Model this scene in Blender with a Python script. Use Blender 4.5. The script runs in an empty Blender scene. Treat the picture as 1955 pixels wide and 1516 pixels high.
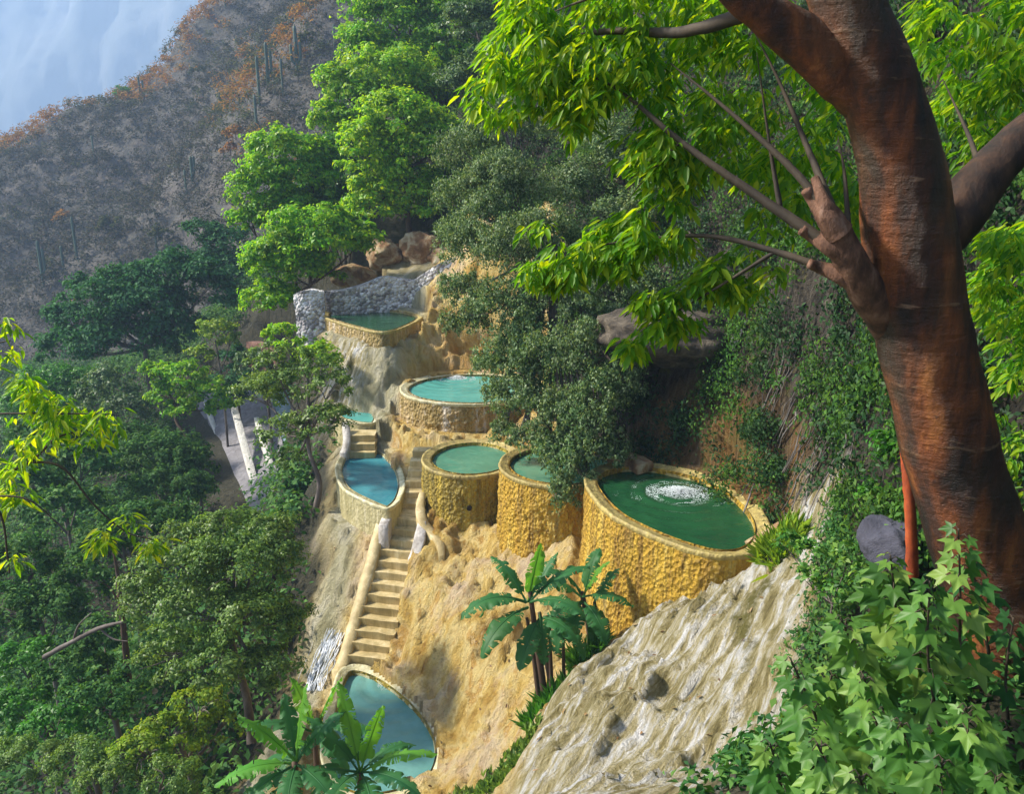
import bpy, math, random
import numpy as np
from mathutils import Vector

random.seed(7); RS = np.random.RandomState(7)
R = math.radians
scene = bpy.context.scene
C = scene.collection

# ------------------------------------------------------------------ camera, world, sun, exposure
PITCH = R(15.0); FPX = 1500.0; W0, H0 = 1955.0, 1516.0
cam_d = bpy.data.cameras.new("camera"); cam = bpy.data.objects.new("camera", cam_d); C.objects.link(cam)
cam_d.sensor_width = 36; cam_d.lens = 36 * FPX / W0
cam_d.clip_start = 0.05; cam_d.clip_end = 5000
cam.location = (0, 0, 0); cam.rotation_euler = (math.pi/2 - PITCH, 0, 0)
scene.camera = cam
SUN_EL, SUN_AZ = R(40), R(-82)          # azimuth measured from +Y towards +X
world = bpy.data.worlds.new("World"); scene.world = world; world.use_nodes = True
nt = world.node_tree
sky = nt.nodes.new("ShaderNodeTexSky"); sky.sky_type = 'NISHITA'; sky.sun_disc = False
sky.sun_elevation = SUN_EL; sky.sun_rotation = SUN_AZ; sky.air_density = 1.0; sky.dust_density = 1.5
bg = nt.nodes["Background"]; bg.inputs[1].default_value = 0.12
nt.links.new(sky.outputs[0], bg.inputs[0])
sun_d = bpy.data.lights.new("sun", 'SUN'); sun = bpy.data.objects.new("sun", sun_d); C.objects.link(sun)
sun_d.energy = 5.0; sun_d.angle = R(5); sun_d.color = (1.0, 0.93, 0.80)
sdir = Vector((math.sin(SUN_AZ)*math.cos(SUN_EL), math.cos(SUN_AZ)*math.cos(SUN_EL), math.sin(SUN_EL)))
sun.rotation_euler = sdir.to_track_quat('Z', 'Y').to_euler()
scene.view_settings.view_transform = 'Standard'; scene.view_settings.look = 'None'
scene.view_settings.exposure = 1.05; scene.view_settings.gamma = 1
scene.render.engine = 'CYCLES'
scene.cycles.max_bounces = 6; scene.cycles.diffuse_bounces = 3; scene.cycles.glossy_bounces = 2
scene.cycles.transmission_bounces = 3; scene.cycles.volume_bounces = 1; scene.cycles.transparent_max_bounces = 4
scene.cycles.caustics_reflective = False; scene.cycles.caustics_refractive = False

# ------------------------------------------------------------------ geometry helpers
CP, SP = math.cos(PITCH), math.sin(PITCH)
def ray(px, py):
    xc = (px - W0/2)/FPX; yc = -(py - H0/2)/FPX
    return np.array([xc, CP + yc*SP, -SP + yc*CP])
def P(px, py, Y):                       # photograph pixel + distance ahead -> world point
    d = ray(px, py); return d * (Y/d[1])
def PZ(px, py, z):                      # photograph pixel + height -> world point
    d = ray(px, py); return d * (z/d[2])
def scale_at(px, py, Y):                # metres per pixel there
    d = ray(px, py); return (Y/d[1])/FPX

def hsh(i, j, k, seed):
    h = (i.astype(np.int64)*374761393 + j.astype(np.int64)*668265263 + k.astype(np.int64)*2147483647 + seed*144269) & 0xffffffff
    h = ((h ^ (h >> 13))*1274126177) & 0xffffffff
    h = (h ^ (h >> 16)) & 0xffffffff
    return h/4294967295.0
def vnoise(p, seed=0):
    p = np.asarray(p, float); i = np.floor(p).astype(np.int64); f = p - i; f = f*f*(3-2*f)
    r = 0
    for a in (0, 1):
        for b in (0, 1):
            for c in (0, 1):
                w = (f[:,0] if a else 1-f[:,0])*(f[:,1] if b else 1-f[:,1])*(f[:,2] if c else 1-f[:,2])
                r = r + w*hsh(i[:,0]+a, i[:,1]+b, i[:,2]+c, seed)
    return r
def fbm(p, octv=4, seed=0):
    p = np.asarray(p, float); a, t, s = .5, 0, 0
    for o in range(octv):
        t = t + a*vnoise(p*(2.03**o), seed+o*17); s += a; a *= .5
    return t/s
def sstep(x, a, b):
    t = np.clip((x-a)/(b-a), 0, 1); return t*t*(3-2*t)
def norm(v):
    v = np.asarray(v, float); return v/(np.linalg.norm(v, axis=-1, keepdims=True)+1e-9)

def mesh_obj(name, V, F, mats, parent=None, smooth=False, fmat=None, attrs=None):
    """F: an array of quads / triangles or a list of such arrays."""
    V = np.ascontiguousarray(V, dtype=np.float32)
    FL = F if isinstance(F, list) else [F]
    FL = [np.asarray(f, dtype=np.int32) for f in FL if len(f)]
    tot = np.concatenate([np.full(len(f), f.shape[1], dtype=np.int32) for f in FL])
    loops = np.concatenate([f.ravel() for f in FL]).astype(np.int32)
    me = bpy.data.meshes.new(name)
    me.vertices.add(len(V)); me.vertices.foreach_set("co", V.ravel())
    me.loops.add(len(loops)); me.loops.foreach_set("vertex_index", loops)
    me.polygons.add(len(tot))
    st = np.zeros(len(tot), dtype=np.int32); st[1:] = np.cumsum(tot)[:-1]
    me.polygons.foreach_set("loop_start", st)
    try: me.polygons.foreach_set("loop_total", tot)
    except Exception: pass
    if smooth: me.polygons.foreach_set("use_smooth", np.ones(len(tot), dtype=bool))
    for m in (mats if isinstance(mats, (list, tuple)) else [mats]): me.materials.append(m)
    if fmat is not None: me.polygons.foreach_set("material_index", np.asarray(fmat, dtype=np.int32))
    me.update(calc_edges=True); me.validate()
    if attrs:
        for k, v in attrs.items():
            a = me.attributes.new(k, 'FLOAT', 'POINT'); a.data.foreach_set("value", np.asarray(v, dtype=np.float32))
    o = bpy.data.objects.new(name, me); C.objects.link(o)
    if parent is not None: o.parent = parent; o.matrix_parent_inverse = parent.matrix_basis.inverted()
    return o
def thing(name, label, cat, loc=(0,0,0), group=None):
    o = bpy.data.objects.new(name, None); C.objects.link(o); o.empty_display_size = .2
    o.location = [float(a) for a in loc]
    o['label'] = label; o['category'] = cat
    if group: o['group'] = group
    bpy.context.view_layer.update()
    return o
def tag(o, label, cat, group=None, kind=None):
    o['label'] = label; o['category'] = cat
    if group: o['group'] = group
    if kind: o['kind'] = kind
    return o
def struct(o, label, cat='ground', kind='structure'):
    o['kind'] = kind; o['label'] = label; o['category'] = cat; return o

def grid_faces(nu, nv, closed_u=False):   # index = v*nu + u
    u = np.arange(nu if closed_u else nu-1); v = np.arange(nv-1)
    U, Vv = np.meshgrid(u, v); U = U.ravel(); Vv = Vv.ravel(); U2 = (U+1) % nu
    return np.stack([Vv*nu+U, Vv*nu+U2, (Vv+1)*nu+U2, (Vv+1)*nu+U], 1)
def resample(pts, n, closed=False):       # Catmull-Rom
    P_ = np.asarray(pts, float); m = len(P_)
    if closed: t = np.linspace(0, m, n, endpoint=False)
    else: t = np.linspace(0, m-1, n)
    i = np.minimum(np.floor(t).astype(int), m-1 if closed else m-2); f = (t-i)[:,None]
    g = (lambda k: P_[k % m]) if closed else (lambda k: P_[np.clip(k, 0, m-1)])
    a, b, c, d = g(i-1), g(i), g(i+1), g(i+2)
    return .5*((2*b)+(-a+c)*f+(2*a-5*b+4*c-d)*f*f+(-a+3*b-3*c+d)*f**3)
def tube_data(pts, rad, seg=10, n=None, rough=0, seed=0, cap=True):
    pts = np.asarray(pts, float); rad = np.asarray(rad, float)
    if n: 
        rr = resample(np.concatenate([pts, rad[:,None]], 1), n); pts, rad = rr[:,:3], np.maximum(rr[:,3], .002)
    t = norm(np.gradient(pts, axis=0)); up = np.array([0,0,1.0])
    if abs(t[0]@up) > .9: up = np.array([0,1.0,0])
    s = norm(np.cross(t[0], up)); S = []
    for k in range(len(pts)):
        s = s - t[k]*(s@t[k]); s = s/np.linalg.norm(s); S.append(s)
    S = np.array(S); B = np.cross(t, S)
    a = np.linspace(0, 2*np.pi, seg, endpoint=False)
    D = S[:,None,:]*np.cos(a)[None,:,None] + B[:,None,:]*np.sin(a)[None,:,None]
    r = rad[:,None]*np.ones(seg)[None]
    V = pts[:,None,:] + D*r[...,None]
    if rough:
        q = V.reshape(-1,3); nz = fbm(q/ (rad.max()*.9), 4, seed)-.5
        V = V + D*(nz.reshape(len(pts), seg)*rough*2*rad[:,None])[...,None]
    V = V.reshape(-1,3); F = [grid_faces(seg, len(pts), True)]
    if cap:
        V = np.concatenate([V, [pts[-1] + t[-1]*rad[-1]*.3]]); k = len(V)-1; b = (len(pts)-1)*seg
        j = np.arange(seg); F.append(np.stack([b+j, b+(j+1) % seg, np.full(seg, k)], 1))
    return V, F
def merge(parts):
    Vs, q, t, off = [], [], [], 0
    for V, F in parts:
        for f in (F if isinstance(F, list) else [F]):
            f = np.asarray(f)
            if len(f): (q if f.shape[1] == 4 else t).append(f+off)
        Vs.append(V); off += len(V)
    out = []
    if q: out.append(np.concatenate(q))
    if t: out.append(np.concatenate(t))
    return np.concatenate(Vs), out

def leaf_data(pos, axis, nrm, L, Wd, kind=4, fold=.25, droop=.15):
    n = len(pos); axis = norm(axis); side = norm(np.cross(nrm, axis)); nrm = np.cross(axis, side)
    L = np.broadcast_to(np.asarray(L, float), (n,))[:,None]; Wd = np.broadcast_to(np.asarray(Wd, float), (n,))[:,None]
    f = nrm*Wd*fold
    if kind == 4:
        V = np.stack([pos, pos+axis*L*.45+side*Wd*.5+f, pos+axis*L-nrm*L*droop, pos+axis*L*.45-side*Wd*.5+f], 1)
        b = np.arange(n)[:,None]*4
        return V.reshape(-1,3), b+np.array([[0,3,2,1]])
    V = np.stack([pos, pos+axis*L*.28+side*Wd*.42+f*.8, pos+axis*L*.62+side*Wd*.42+f*.8-nrm*L*droop*.4, pos+axis*L-nrm*L*droop,
                  pos+axis*L*.62-side*Wd*.42+f*.8-nrm*L*droop*.4, pos+axis*L*.28-side*Wd*.42+f*.8], 1)
    b = np.arange(n)[:,None]*6
    return V.reshape(-1,3), np.concatenate([b+np.array([[0,3,2,1]]), b+np.array([[0,5,4,3]])])
def rdir(n): return norm(RS.normal(size=(n,3)))

# ------------------------------------------------------------------ materials
def new_mat(name):
    m = bpy.data.materials.new(name); m.use_nodes = True; t = m.node_tree
    return m, t, t.nodes["Principled BSDF"]
def nd(t, typ, **kw):
    n = t.nodes.new(typ)
    for k, v in kw.items(): setattr(n, k, v)
    return n
def ramp(t, fac, cols):
    r = nd(t, "ShaderNodeValToRGB"); e = r.color_ramp.elements
    while len(e) < len(cols): e.new(.5)
    for k, (p, c) in enumerate(cols): e[k].position = p; e[k].color = (*c, 1)
    t.links.new(fac, r.inputs[0]); return r.outputs[0]
def coords(t, scale=(1,1,1), kind="Object"):
    tc = nd(t, "ShaderNodeTexCoord"); mp = nd(t, "ShaderNodeMapping"); mp.inputs["Scale"].default_value = scale
    t.links.new(tc.outputs[kind], mp.inputs[0]); return mp.outputs[0]
def noise(t, vec, scale, detail=6, rough=.6, dist=0):
    n = nd(t, "ShaderNodeTexNoise"); n.inputs["Scale"].default_value = scale; n.inputs["Detail"].default_value = detail
    n.inputs["Roughness"].default_value = rough; n.inputs["Distortion"].default_value = dist
    t.links.new(vec, n.inputs["Vector"]); return n.outputs["Fac"]
def mixc(t, fac, a, b):
    m = nd(t, "ShaderNodeMix", data_type='RGBA')
    if isinstance(fac, (int, float)): m.inputs[0].default_value = fac
    else: t.links.new(fac, m.inputs[0])
    for s, v in ((6, a), (7, b)):
        if isinstance(v, tuple): m.inputs[s].default_value = (*v, 1)
        else: t.links.new(v, m.inputs[s])
    return m.outputs[2]
def math_(t, op, a, b=None, clamp=False):
    m = nd(t, "ShaderNodeMath", operation=op, use_clamp=clamp)
    for s, v in ((0, a), (1, b)):
        if v is None: continue
        if isinstance(v, (int, float)): m.inputs[s].default_value = v
        else: t.links.new(v, m.inputs[s])
    return m.outputs[0]
def bump(t, bsdf, hgt, strength=.5, dist=.05):
    b = nd(t, "ShaderNodeBump"); b.inputs["Strength"].default_value = strength; b.inputs["Distance"].default_value = dist
    t.links.new(hgt, b.inputs["Height"]); t.links.new(b.outputs[0], bsdf.inputs["Normal"])

def leaf_mat(name, cols, trans=.4, tcol=None, rough=.45, spec=.35):
    m, t, b = new_mat(name)
    g = nd(t, "ShaderNodeNewGeometry")
    n = len(cols); col = ramp(t, g.outputs["Random Per Island"], [(k/(n-1) if n > 1 else 0, c) for k, c in enumerate(cols)])
    big = noise(t, coords(t), .9, 3); hue = nd(t, "ShaderNodeHueSaturation")
    t.links.new(col, hue.inputs["Color"])
    t.links.new(math_(t, 'ADD', math_(t, 'MULTIPLY', big, .06), .47), hue.inputs["Hue"])
    t.links.new(math_(t, 'ADD', math_(t, 'MULTIPLY', big, .7), .65), hue.inputs["Value"])
    t.links.new(hue.outputs[0], b.inputs["Base Color"])
    b.inputs["Roughness"].default_value = rough; b.inputs["Specular IOR Level"].default_value = spec
    tr = nd(t, "ShaderNodeBsdfTranslucent")
    tc = nd(t, "ShaderNodeMix", data_type='RGBA', blend_type='MULTIPLY'); tc.inputs[0].default_value = 1
    t.links.new(hue.outputs[0], tc.inputs[6]); tc.inputs[7].default_value = (*(tcol or (1.5,1.35,.6)), 1)
    t.links.new(tc.outputs[2], tr.inputs[0])
    mx = nd(t, "ShaderNodeMixShader"); mx.inputs[0].default_value = trans
    t.links.new(b.outputs[0], mx.inputs[1]); t.links.new(tr.outputs[0], mx.inputs[2])
    t.links.new(mx.outputs[0], t.nodes["Material Output"].inputs[0])
    return m
M = {}
M['bright']  = leaf_mat('bright_leaves', [(.06,.23,.012),(.13,.36,.014),(.23,.47,.016),(.36,.54,.02)], .5)
M['lime']    = leaf_mat('lime_leaves', [(.08,.26,.010),(.17,.40,.012),(.30,.52,.015),(.44,.58,.018)], .5)
M['mid']     = leaf_mat('mid_leaves', [(.04,.16,.02),(.07,.24,.022),(.11,.31,.03)])
M['dark']    = leaf_mat('dark_leaves', [(.018,.085,.03),(.03,.13,.04),(.055,.18,.05)], .3, spec=.12, rough=.6)
M['dull']    = leaf_mat('dull_leaves', [(.03,.075,.03),(.065,.14,.045),(.11,.20,.06),(.20,.28,.12)], .3, spec=.3, rough=.45)
M['creeper'] = leaf_mat('dark_creeper', [(.010,.035,.012),(.02,.065,.02),(.04,.10,.03),(.07,.13,.05)], .25, spec=.15, rough=.55)
M['creeper_light'] = leaf_mat('light_creeper', [(.02,.07,.015),(.045,.12,.02),(.08,.19,.03),(.13,.25,.04)], .35, spec=.15, rough=.55)
M['hanging'] = leaf_mat('hanging_tree_leaves', [(.04,.09,.03),(.09,.17,.06),(.17,.27,.10),(.33,.41,.24)], .35, spec=.25, rough=.5)
M['olive']   = leaf_mat('olive_leaves', [(.06,.13,.03),(.11,.21,.04),(.17,.29,.05),(.24,.36,.07)], .35)
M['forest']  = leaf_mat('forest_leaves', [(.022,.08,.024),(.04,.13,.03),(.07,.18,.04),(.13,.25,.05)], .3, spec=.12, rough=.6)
M['yellowish'] = leaf_mat('yellowish_leaves', [(.12,.24,.02),(.20,.34,.025),(.32,.42,.03)], .4)
M['canopy']  = leaf_mat('canopy_leaves', [(.05,.18,.008),(.10,.28,.010),(.19,.38,.012),(.38,.50,.015)], .55, (1.9,1.6,.4))
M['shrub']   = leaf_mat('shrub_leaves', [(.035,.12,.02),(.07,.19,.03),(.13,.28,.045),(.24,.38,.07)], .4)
M['banana']  = leaf_mat('banana_leaves', [(.02,.11,.035),(.04,.16,.045),(.07,.20,.05)], .35, spec=.25, rough=.5)
M['banana_bright'] = leaf_mat('fresh_banana_leaves', [(.06,.24,.03),(.11,.32,.035),(.17,.38,.04)], .45, spec=.25, rough=.5)

def bark_mat(name, cols, scale=4, zs=.3, bumpd=.02):
    m, t, b = new_mat(name); v = coords(t, (1,1,zs)); n = noise(t, v, scale, 8, .65)
    t.links.new(ramp(t, n, cols), b.inputs["Base Color"]); b.inputs["Roughness"].default_value = .8
    bump(t, b, n, .6, bumpd); return m
M['bark'] = bark_mat('grey_bark', [(.3,(.05,.035,.03)),(.5,(.12,.095,.08)),(.7,(.22,.19,.17))])
M['brown_bark'] = bark_mat('brown_bark', [(.3,(.035,.02,.012)),(.6,(.09,.05,.03)),(.75,(.16,.10,.06))])
M['root_bark'] = bark_mat('pale_root_bark', [(.3,(.05,.042,.035)),(.5,(.12,.105,.095)),(.7,(.24,.22,.20))], 8)
M['shaded_dark_bark'] = bark_mat('shaded_red_brown_bark', [(.3,(.008,.005,.003)),(.5,(.035,.016,.008)),(.66,(.08,.036,.016)),(.78,(.17,.10,.06))], 9, .5, .03)  # dark brown bark, darkened further to put the limb's shade into its colour
M['stub_bark'] = bark_mat('pinkish_knotty_bark', [(.3,(.02,.010,.006)),(.45,(.085,.036,.018)),(.58,(.17,.08,.045)),(.75,(.29,.18,.13))], 13, .5, .05)
M['twig'] = bark_mat('dark_twig', [(.3,(.03,.022,.015)),(.7,(.085,.06,.035))])

# peeling red-brown bark of the big foreground tree
def red_bark():
    m, t, b = new_mat('red_peeling_bark')
    v = coords(t); n1 = noise(t, coords(t, (1,1,.25)), 5, 8, .65); n2 = noise(t, coords(t, (1,1,6)), 3.0, 5, .6)
    n3 = noise(t, v, 22, 6, .75); n4 = noise(t, coords(t, (1,1,.5)), 1.6, 4, .55)
    col = ramp(t, n1, [(.33,(.010,.005,.003)),(.45,(.070,.018,.004)),(.56,(.24,.062,.009)),(.68,(.56,.19,.035))])
    col = mixc(t, math_(t, 'MULTIPLY', ramp(t, n4, [(.50,(0,0,0)),(.62,(1,1,1))]), .65), col, (.05,.038,.015))
    col = mixc(t, math_(t, 'MULTIPLY', ramp(t, n3, [(.62,(0,0,0)),(.70,(1,1,1))]), .8), col, (.02,.012,.008))
    col = mixc(t, math_(t, 'MULTIPLY', ramp(t, n2, [(.63,(0,0,0)),(.68,(1,1,1))]), .45), col, (.42,.24,.13))
    t.links.new(col, b.inputs["Base Color"]); b.inputs["Roughness"].default_value = .55
    bump(t, b, math_(t, 'ADD', n3, math_(t, 'ADD', n2, n1)), .9, .04); return m
M['red_bark'] = red_bark()
m, t, b = new_mat('orange_red_bark'); t.links.new(ramp(t, noise(t, coords(t,(1,1,.4)), 9, 7, .7), [(.35,(.14,.022,.008)),(.55,(.40,.075,.018)),(.7,(.50,.13,.04))]), b.inputs[0]); b.inputs["Roughness"].default_value=.6; M['orange_bark']=m

def ground_mat():
    m, t, b = new_mat('travertine_ground')
    def at(n): a = nd(t, "ShaderNodeAttribute"); a.attribute_name = n; return a.outputs["Fac"]
    v = coords(t)
    st = coords(t, (1.6,1.1,.5))
    nA = noise(t, st, 1.3, 8, .62, .6); nB = noise(t, v, 7, 8, .7); nC = noise(t, coords(t,(2.2,2.2,.35)), 2.6, 7, .65, .8)
    nD = noise(t, v, 26, 6, .7)
    yel = ramp(t, nA, [(.28,(.26,.12,.02)),(.38,(.52,.31,.06)),(.48,(.74,.52,.15)),(.56,(.84,.66,.28)),(.64,(.62,.36,.08)),(.74,(.86,.74,.46))])
    tcr = nd(t, 'ShaderNodeTexCoord'); mpr = nd(t, 'ShaderNodeMapping'); mpr.inputs['Rotation'].default_value = (0, 0, -.9); t.links.new(tcr.outputs['Object'], mpr.inputs[0])
    mp2 = nd(t, 'ShaderNodeMapping'); mp2.inputs['Scale'].default_value = (.55, 3.2, .9); t.links.new(mpr.outputs[0], mp2.inputs[0]); nF = noise(t, mp2.outputs[0], 2.2, 9, .68, .5)
    wht = ramp(t, nF, [(.30,(.11,.085,.025)),(.41,(.34,.28,.11)),(.49,(.56,.48,.27)),(.56,(.74,.70,.60)),(.63,(.93,.91,.88))])
    soil = ramp(t, nB, [(.3,(.025,.028,.012)),(.55,(.06,.055,.03)),(.75,(.12,.10,.06))])
    clf = ramp(t, nC, [(.30,(.010,.009,.007)),(.44,(.035,.030,.023)),(.58,(.095,.078,.058)),(.72,(.22,.19,.155))])
    org = ramp(t, nC, [(.3,(.22,.10,.02)),(.5,(.48,.24,.05)),(.7,(.56,.38,.16))])
    pal = ramp(t, nA, [(.3,(.26,.24,.12)),(.5,(.48,.44,.27)),(.7,(.66,.62,.48))])
    nP = noise(t, v, .7, 6, .65, .4); yel = mixc(t, math_(t,'MULTIPLY', ramp(t, nP, [(.50,(0,0,0)),(.64,(1,1,1))]), .6), yel, (.74,.60,.48)); yel = mixc(t, math_(t,'MULTIPLY', ramp(t, nP, [(.34,(1,1,1)),(.44,(0,0,0))]), .6), yel, (.42,.24,.05))
    col = mixc(t, at('trav'), soil, yel)
    col = mixc(t, at('pale'), col, pal)
    col = mixc(t, at('white'), col, wht)
    col = mixc(t, at('cliff'), col, clf)
    col = mixc(t, at('orange'), col, org)
    col = mixc(t, math_(t,'MULTIPLY', ramp(t, nD, [(.56,(0,0,0)),(.68,(1,1,1))]), .45), col, (.13,.095,.035))
    moss = math_(t, 'MULTIPLY', ramp(t, noise(t, v, 1.1, 6, .7), [(.56,(0,0,0)),(.68,(1,1,1))]), at('moss'))
    col = mixc(t, moss, col, (.17,.15,.035))
    t.links.new(col, b.inputs["Base Color"]); b.inputs["Roughness"].default_value = .75
    b.inputs["Specular IOR Level"].default_value = .3
    hh = math_(t, 'ADD', math_(t, 'ADD', math_(t, 'MULTIPLY', nB, .6), math_(t, 'MULTIPLY', nF, .7)), math_(t, 'ADD', math_(t,'MULTIPLY', nD, .6), nC))
    bump(t, b, hh, 1.0, .2)
    return m
M['ground'] = ground_mat()

def wall_mat(name, top, base, stain, light, sc=1.0, bs=1.0):
    m, t, b = new_mat(name)
    v = coords(t); s = coords(t, (1,1,.10)); n1 = noise(t, s, 3.2*sc, 7, .65); n2 = noise(t, v, 9*sc, 8, .7); n3 = noise(t, s, 9*sc, 6, .6)
    col = ramp(t, n1, [(.30,stain),(.44,base),(.58,top),(.72,light)])
    col = mixc(t, math_(t,'MULTIPLY', ramp(t, n2, [(.50,(0,0,0)),(.66,(1,1,1))]), .55), col, stain)
    col = mixc(t, math_(t,'MULTIPLY', ramp(t, n3, [(.58,(0,0,0)),(.70,(1,1,1))]), .45), col, light)
    n5 = noise(t, coords(t, (1,1,.06)), 5*sc, 5, .6); col = mixc(t, math_(t,'MULTIPLY', ramp(t, n5, [(.50,(0,0,0)),(.62,(1,1,1))]), .62), col, stain)
    t.links.new(col, b.inputs["Base Color"]); b.inputs["Roughness"].default_value = .6
    vo = nd(t, "ShaderNodeTexVoronoi"); vo.inputs["Scale"].default_value = 15*sc; t.links.new(coords(t,(1,1,.75)), vo.inputs["Vector"])
    bump(t, b, math_(t,'ADD', math_(t,'ADD', n2, n3), math_(t,'MULTIPLY', vo.outputs["Distance"], .9)), bs, .10*bs); return m
M['wall_orange'] = wall_mat('orange_travertine_wall', (.62,.39,.03), (.48,.275,.016), (.15,.080,.010), (.68,.53,.16))
M['wall_yellow'] = wall_mat('yellow_travertine_wall', (.50,.35,.03), (.36,.25,.022), (.14,.11,.015), (.64,.50,.10))
M['wall_streak'] = wall_mat('streaked_travertine_wall', (.50,.36,.16), (.36,.25,.07), (.20,.14,.03), (.90,.86,.84), .8)
M['wall_pale']   = wall_mat('pale_plaster_wall', (.50,.44,.24), (.40,.35,.17), (.22,.19,.08), (.66,.60,.42), 1.0, .45)
M['rim']         = wall_mat('mineral_rim', (.46,.36,.11), (.34,.26,.08), (.17,.13,.05), (.62,.54,.24), 1.5, .4)
M['rim_pale']    = wall_mat('pale_mineral_rim', (.62,.58,.38), (.52,.47,.26), (.34,.30,.15), (.80,.77,.62), 1.5, .3)
M['step']        = wall_mat('step_plaster', (.58,.47,.25), (.48,.37,.17), (.30,.23,.09), (.74,.66,.44), .8, .18)
M['plaster_blue']= wall_mat('grey_plaster', (.52,.49,.46), (.42,.39,.36), (.26,.23,.20), (.70,.68,.66), 1.2, .3)

def rubble_mat():
    m, t, b = new_mat('rubble_stone'); v = coords(t)
    vo = nd(t, "ShaderNodeTexVoronoi"); vo.inputs["Scale"].default_value = 8.5; t.links.new(v, vo.inputs["Vector"])
    sep = nd(t, "ShaderNodeSeparateColor"); t.links.new(vo.outputs["Color"], sep.inputs[0])
    col = ramp(t, sep.outputs[0], [(0,(.22,.20,.21)),(.4,(.36,.34,.34)),(.7,(.56,.53,.52)),(1,(.82,.80,.78))])
    n = noise(t, v, 1.2, 6, .6)
    col = mixc(t, ramp(t, n, [(.52,(0,0,0)),(.66,(1,1,1))]), col, (.74,.72,.70))
    t.links.new(col, b.inputs["Base Color"]); b.inputs["Roughness"].default_value = .85
    bump(t, b, math_(t,'SUBTRACT', 1.0, vo.outputs["Distance"]), .9, .12); return m
M['rubble'] = rubble_mat()
def rock_mat(name, cols, sc=2):
    m, t, b = new_mat(name); n = noise(t, coords(t), sc, 9, .65, .4)
    t.links.new(ramp(t, n, cols), b.inputs["Base Color"]); b.inputs["Roughness"].default_value = .85; bump(t, b, n, .9, .15); return m
M['rock_rust'] = rock_mat('rusty_rock', [(.3,(.06,.03,.015)),(.46,(.22,.11,.04)),(.58,(.40,.30,.17)),(.75,(.56,.50,.38))])
M['rock_grey'] = rock_mat('slate_grey_rock', [(.3,(.03,.03,.045)),(.6,(.08,.08,.11)),(.75,(.15,.15,.19))])
M['concrete'] = rock_mat('concrete', [(.3,(.14,.13,.14)),(.6,(.25,.24,.26)),(.75,(.36,.35,.39))], 3)
M['white_kerb'] = rock_mat('white_kerb', [(.3,(.55,.53,.48)),(.7,(.80,.78,.72))], 5)
M['rust_wall'] = rock_mat('rust_wall', [(.3,(.12,.06,.05)),(.6,(.26,.13,.09)),(.75,(.36,.22,.16))], 3)
M['hole'] = rock_mat('dark_pipe', [(.3,(.01,.008,.006)),(.7,(.03,.02,.015))], 5)

def water_mat(name, shallow, deep, rough=.06, foam=0.0):
    m, t, b = new_mat(name); v = coords(t); n = noise(t, v, 1.1, 4, .55)
    t.links.new(ramp(t, n, [(.35,deep),(.65,shallow)]), b.inputs["Base Color"])
    b.inputs["Roughness"].default_value = rough; b.inputs["IOR"].default_value = 1.33; b.inputs["Specular IOR Level"].default_value = .5
    w = noise(t, coords(t, (1,1.6,1)), 5.5, 3, .5, .6); bump(t, b, w, .22, .05); return m
M['water_teal'] = water_mat('teal_water', (.10,.36,.31), (.06,.27,.24))
M['water_green'] = water_mat('green_water', (.09,.26,.17), (.05,.18,.12))
M['water_dark'] = water_mat('dark_green_water', (.018,.085,.030), (.010,.055,.022))
M['water_blue'] = water_mat('blue_water', (.06,.26,.30), (.03,.17,.22))
M['water_milky'] = water_mat('milky_water', (.14,.31,.27), (.09,.24,.22), .12)
m, t, b = new_mat('white_foam'); b.inputs[0].default_value = (.80,.84,.86,1); b.inputs["Roughness"].default_value = .5; M['foam'] = m
M['stream'] = rock_mat('rushing_stream', [(.35,(.18,.33,.38)),(.55,(.42,.55,.60)),(.7,(.82,.87,.90))], 3)
m, t, b = new_mat('falling_water'); t.links.new(ramp(t, noise(t, coords(t,(6,6,.6)), 4, 6, .6), [(.35,(.42,.46,.52)),(.65,(.82,.85,.90))]), b.inputs[0]); b.inputs["Roughness"].default_value = .25; M['fall'] = m
m, t, b = new_mat('cactus_skin'); t.links.new(ramp(t, noise(t, coords(t,(1,1,.2)), 2, 4), [(.35,(.035,.07,.05)),(.65,(.07,.12,.08))]), b.inputs[0]); b.inputs["Roughness"].default_value=.7; M['cactus'] = m

# ------------------------------------------------------------------ terrain
def mq_fit(pts, c=.8, lam=1e-3):
    pts = np.asarray(pts, float); xy = pts[:,:2]; n = len(pts)
    d = np.linalg.norm(xy[:,None]-xy[None], axis=2); K = np.sqrt(d*d+c*c)
    A = np.zeros((n+3, n+3)); A[:n,:n] = -K+np.eye(n)*-lam; A[:n,n] = 1; A[:n,n+1:] = xy; A[n:,:n] = A[:n,n:].T
    w = np.linalg.solve(A, np.concatenate([pts[:,2], np.zeros(3)]))
    def f(x, y):
        x = np.asarray(x, float); sh = x.shape; q = np.stack([x.ravel(), np.asarray(y, float).ravel()], 1); out = np.empty(len(q))
        for s in range(0, len(q), 20000):
            e = q[s:s+20000]; dd = np.sqrt(((e[:,None]-xy[None])**2).sum(2)+c*c)
            out[s:s+20000] = -dd@w[:n] + w[n] + e@w[n+1:]
        return out.reshape(sh)
    return f
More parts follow.
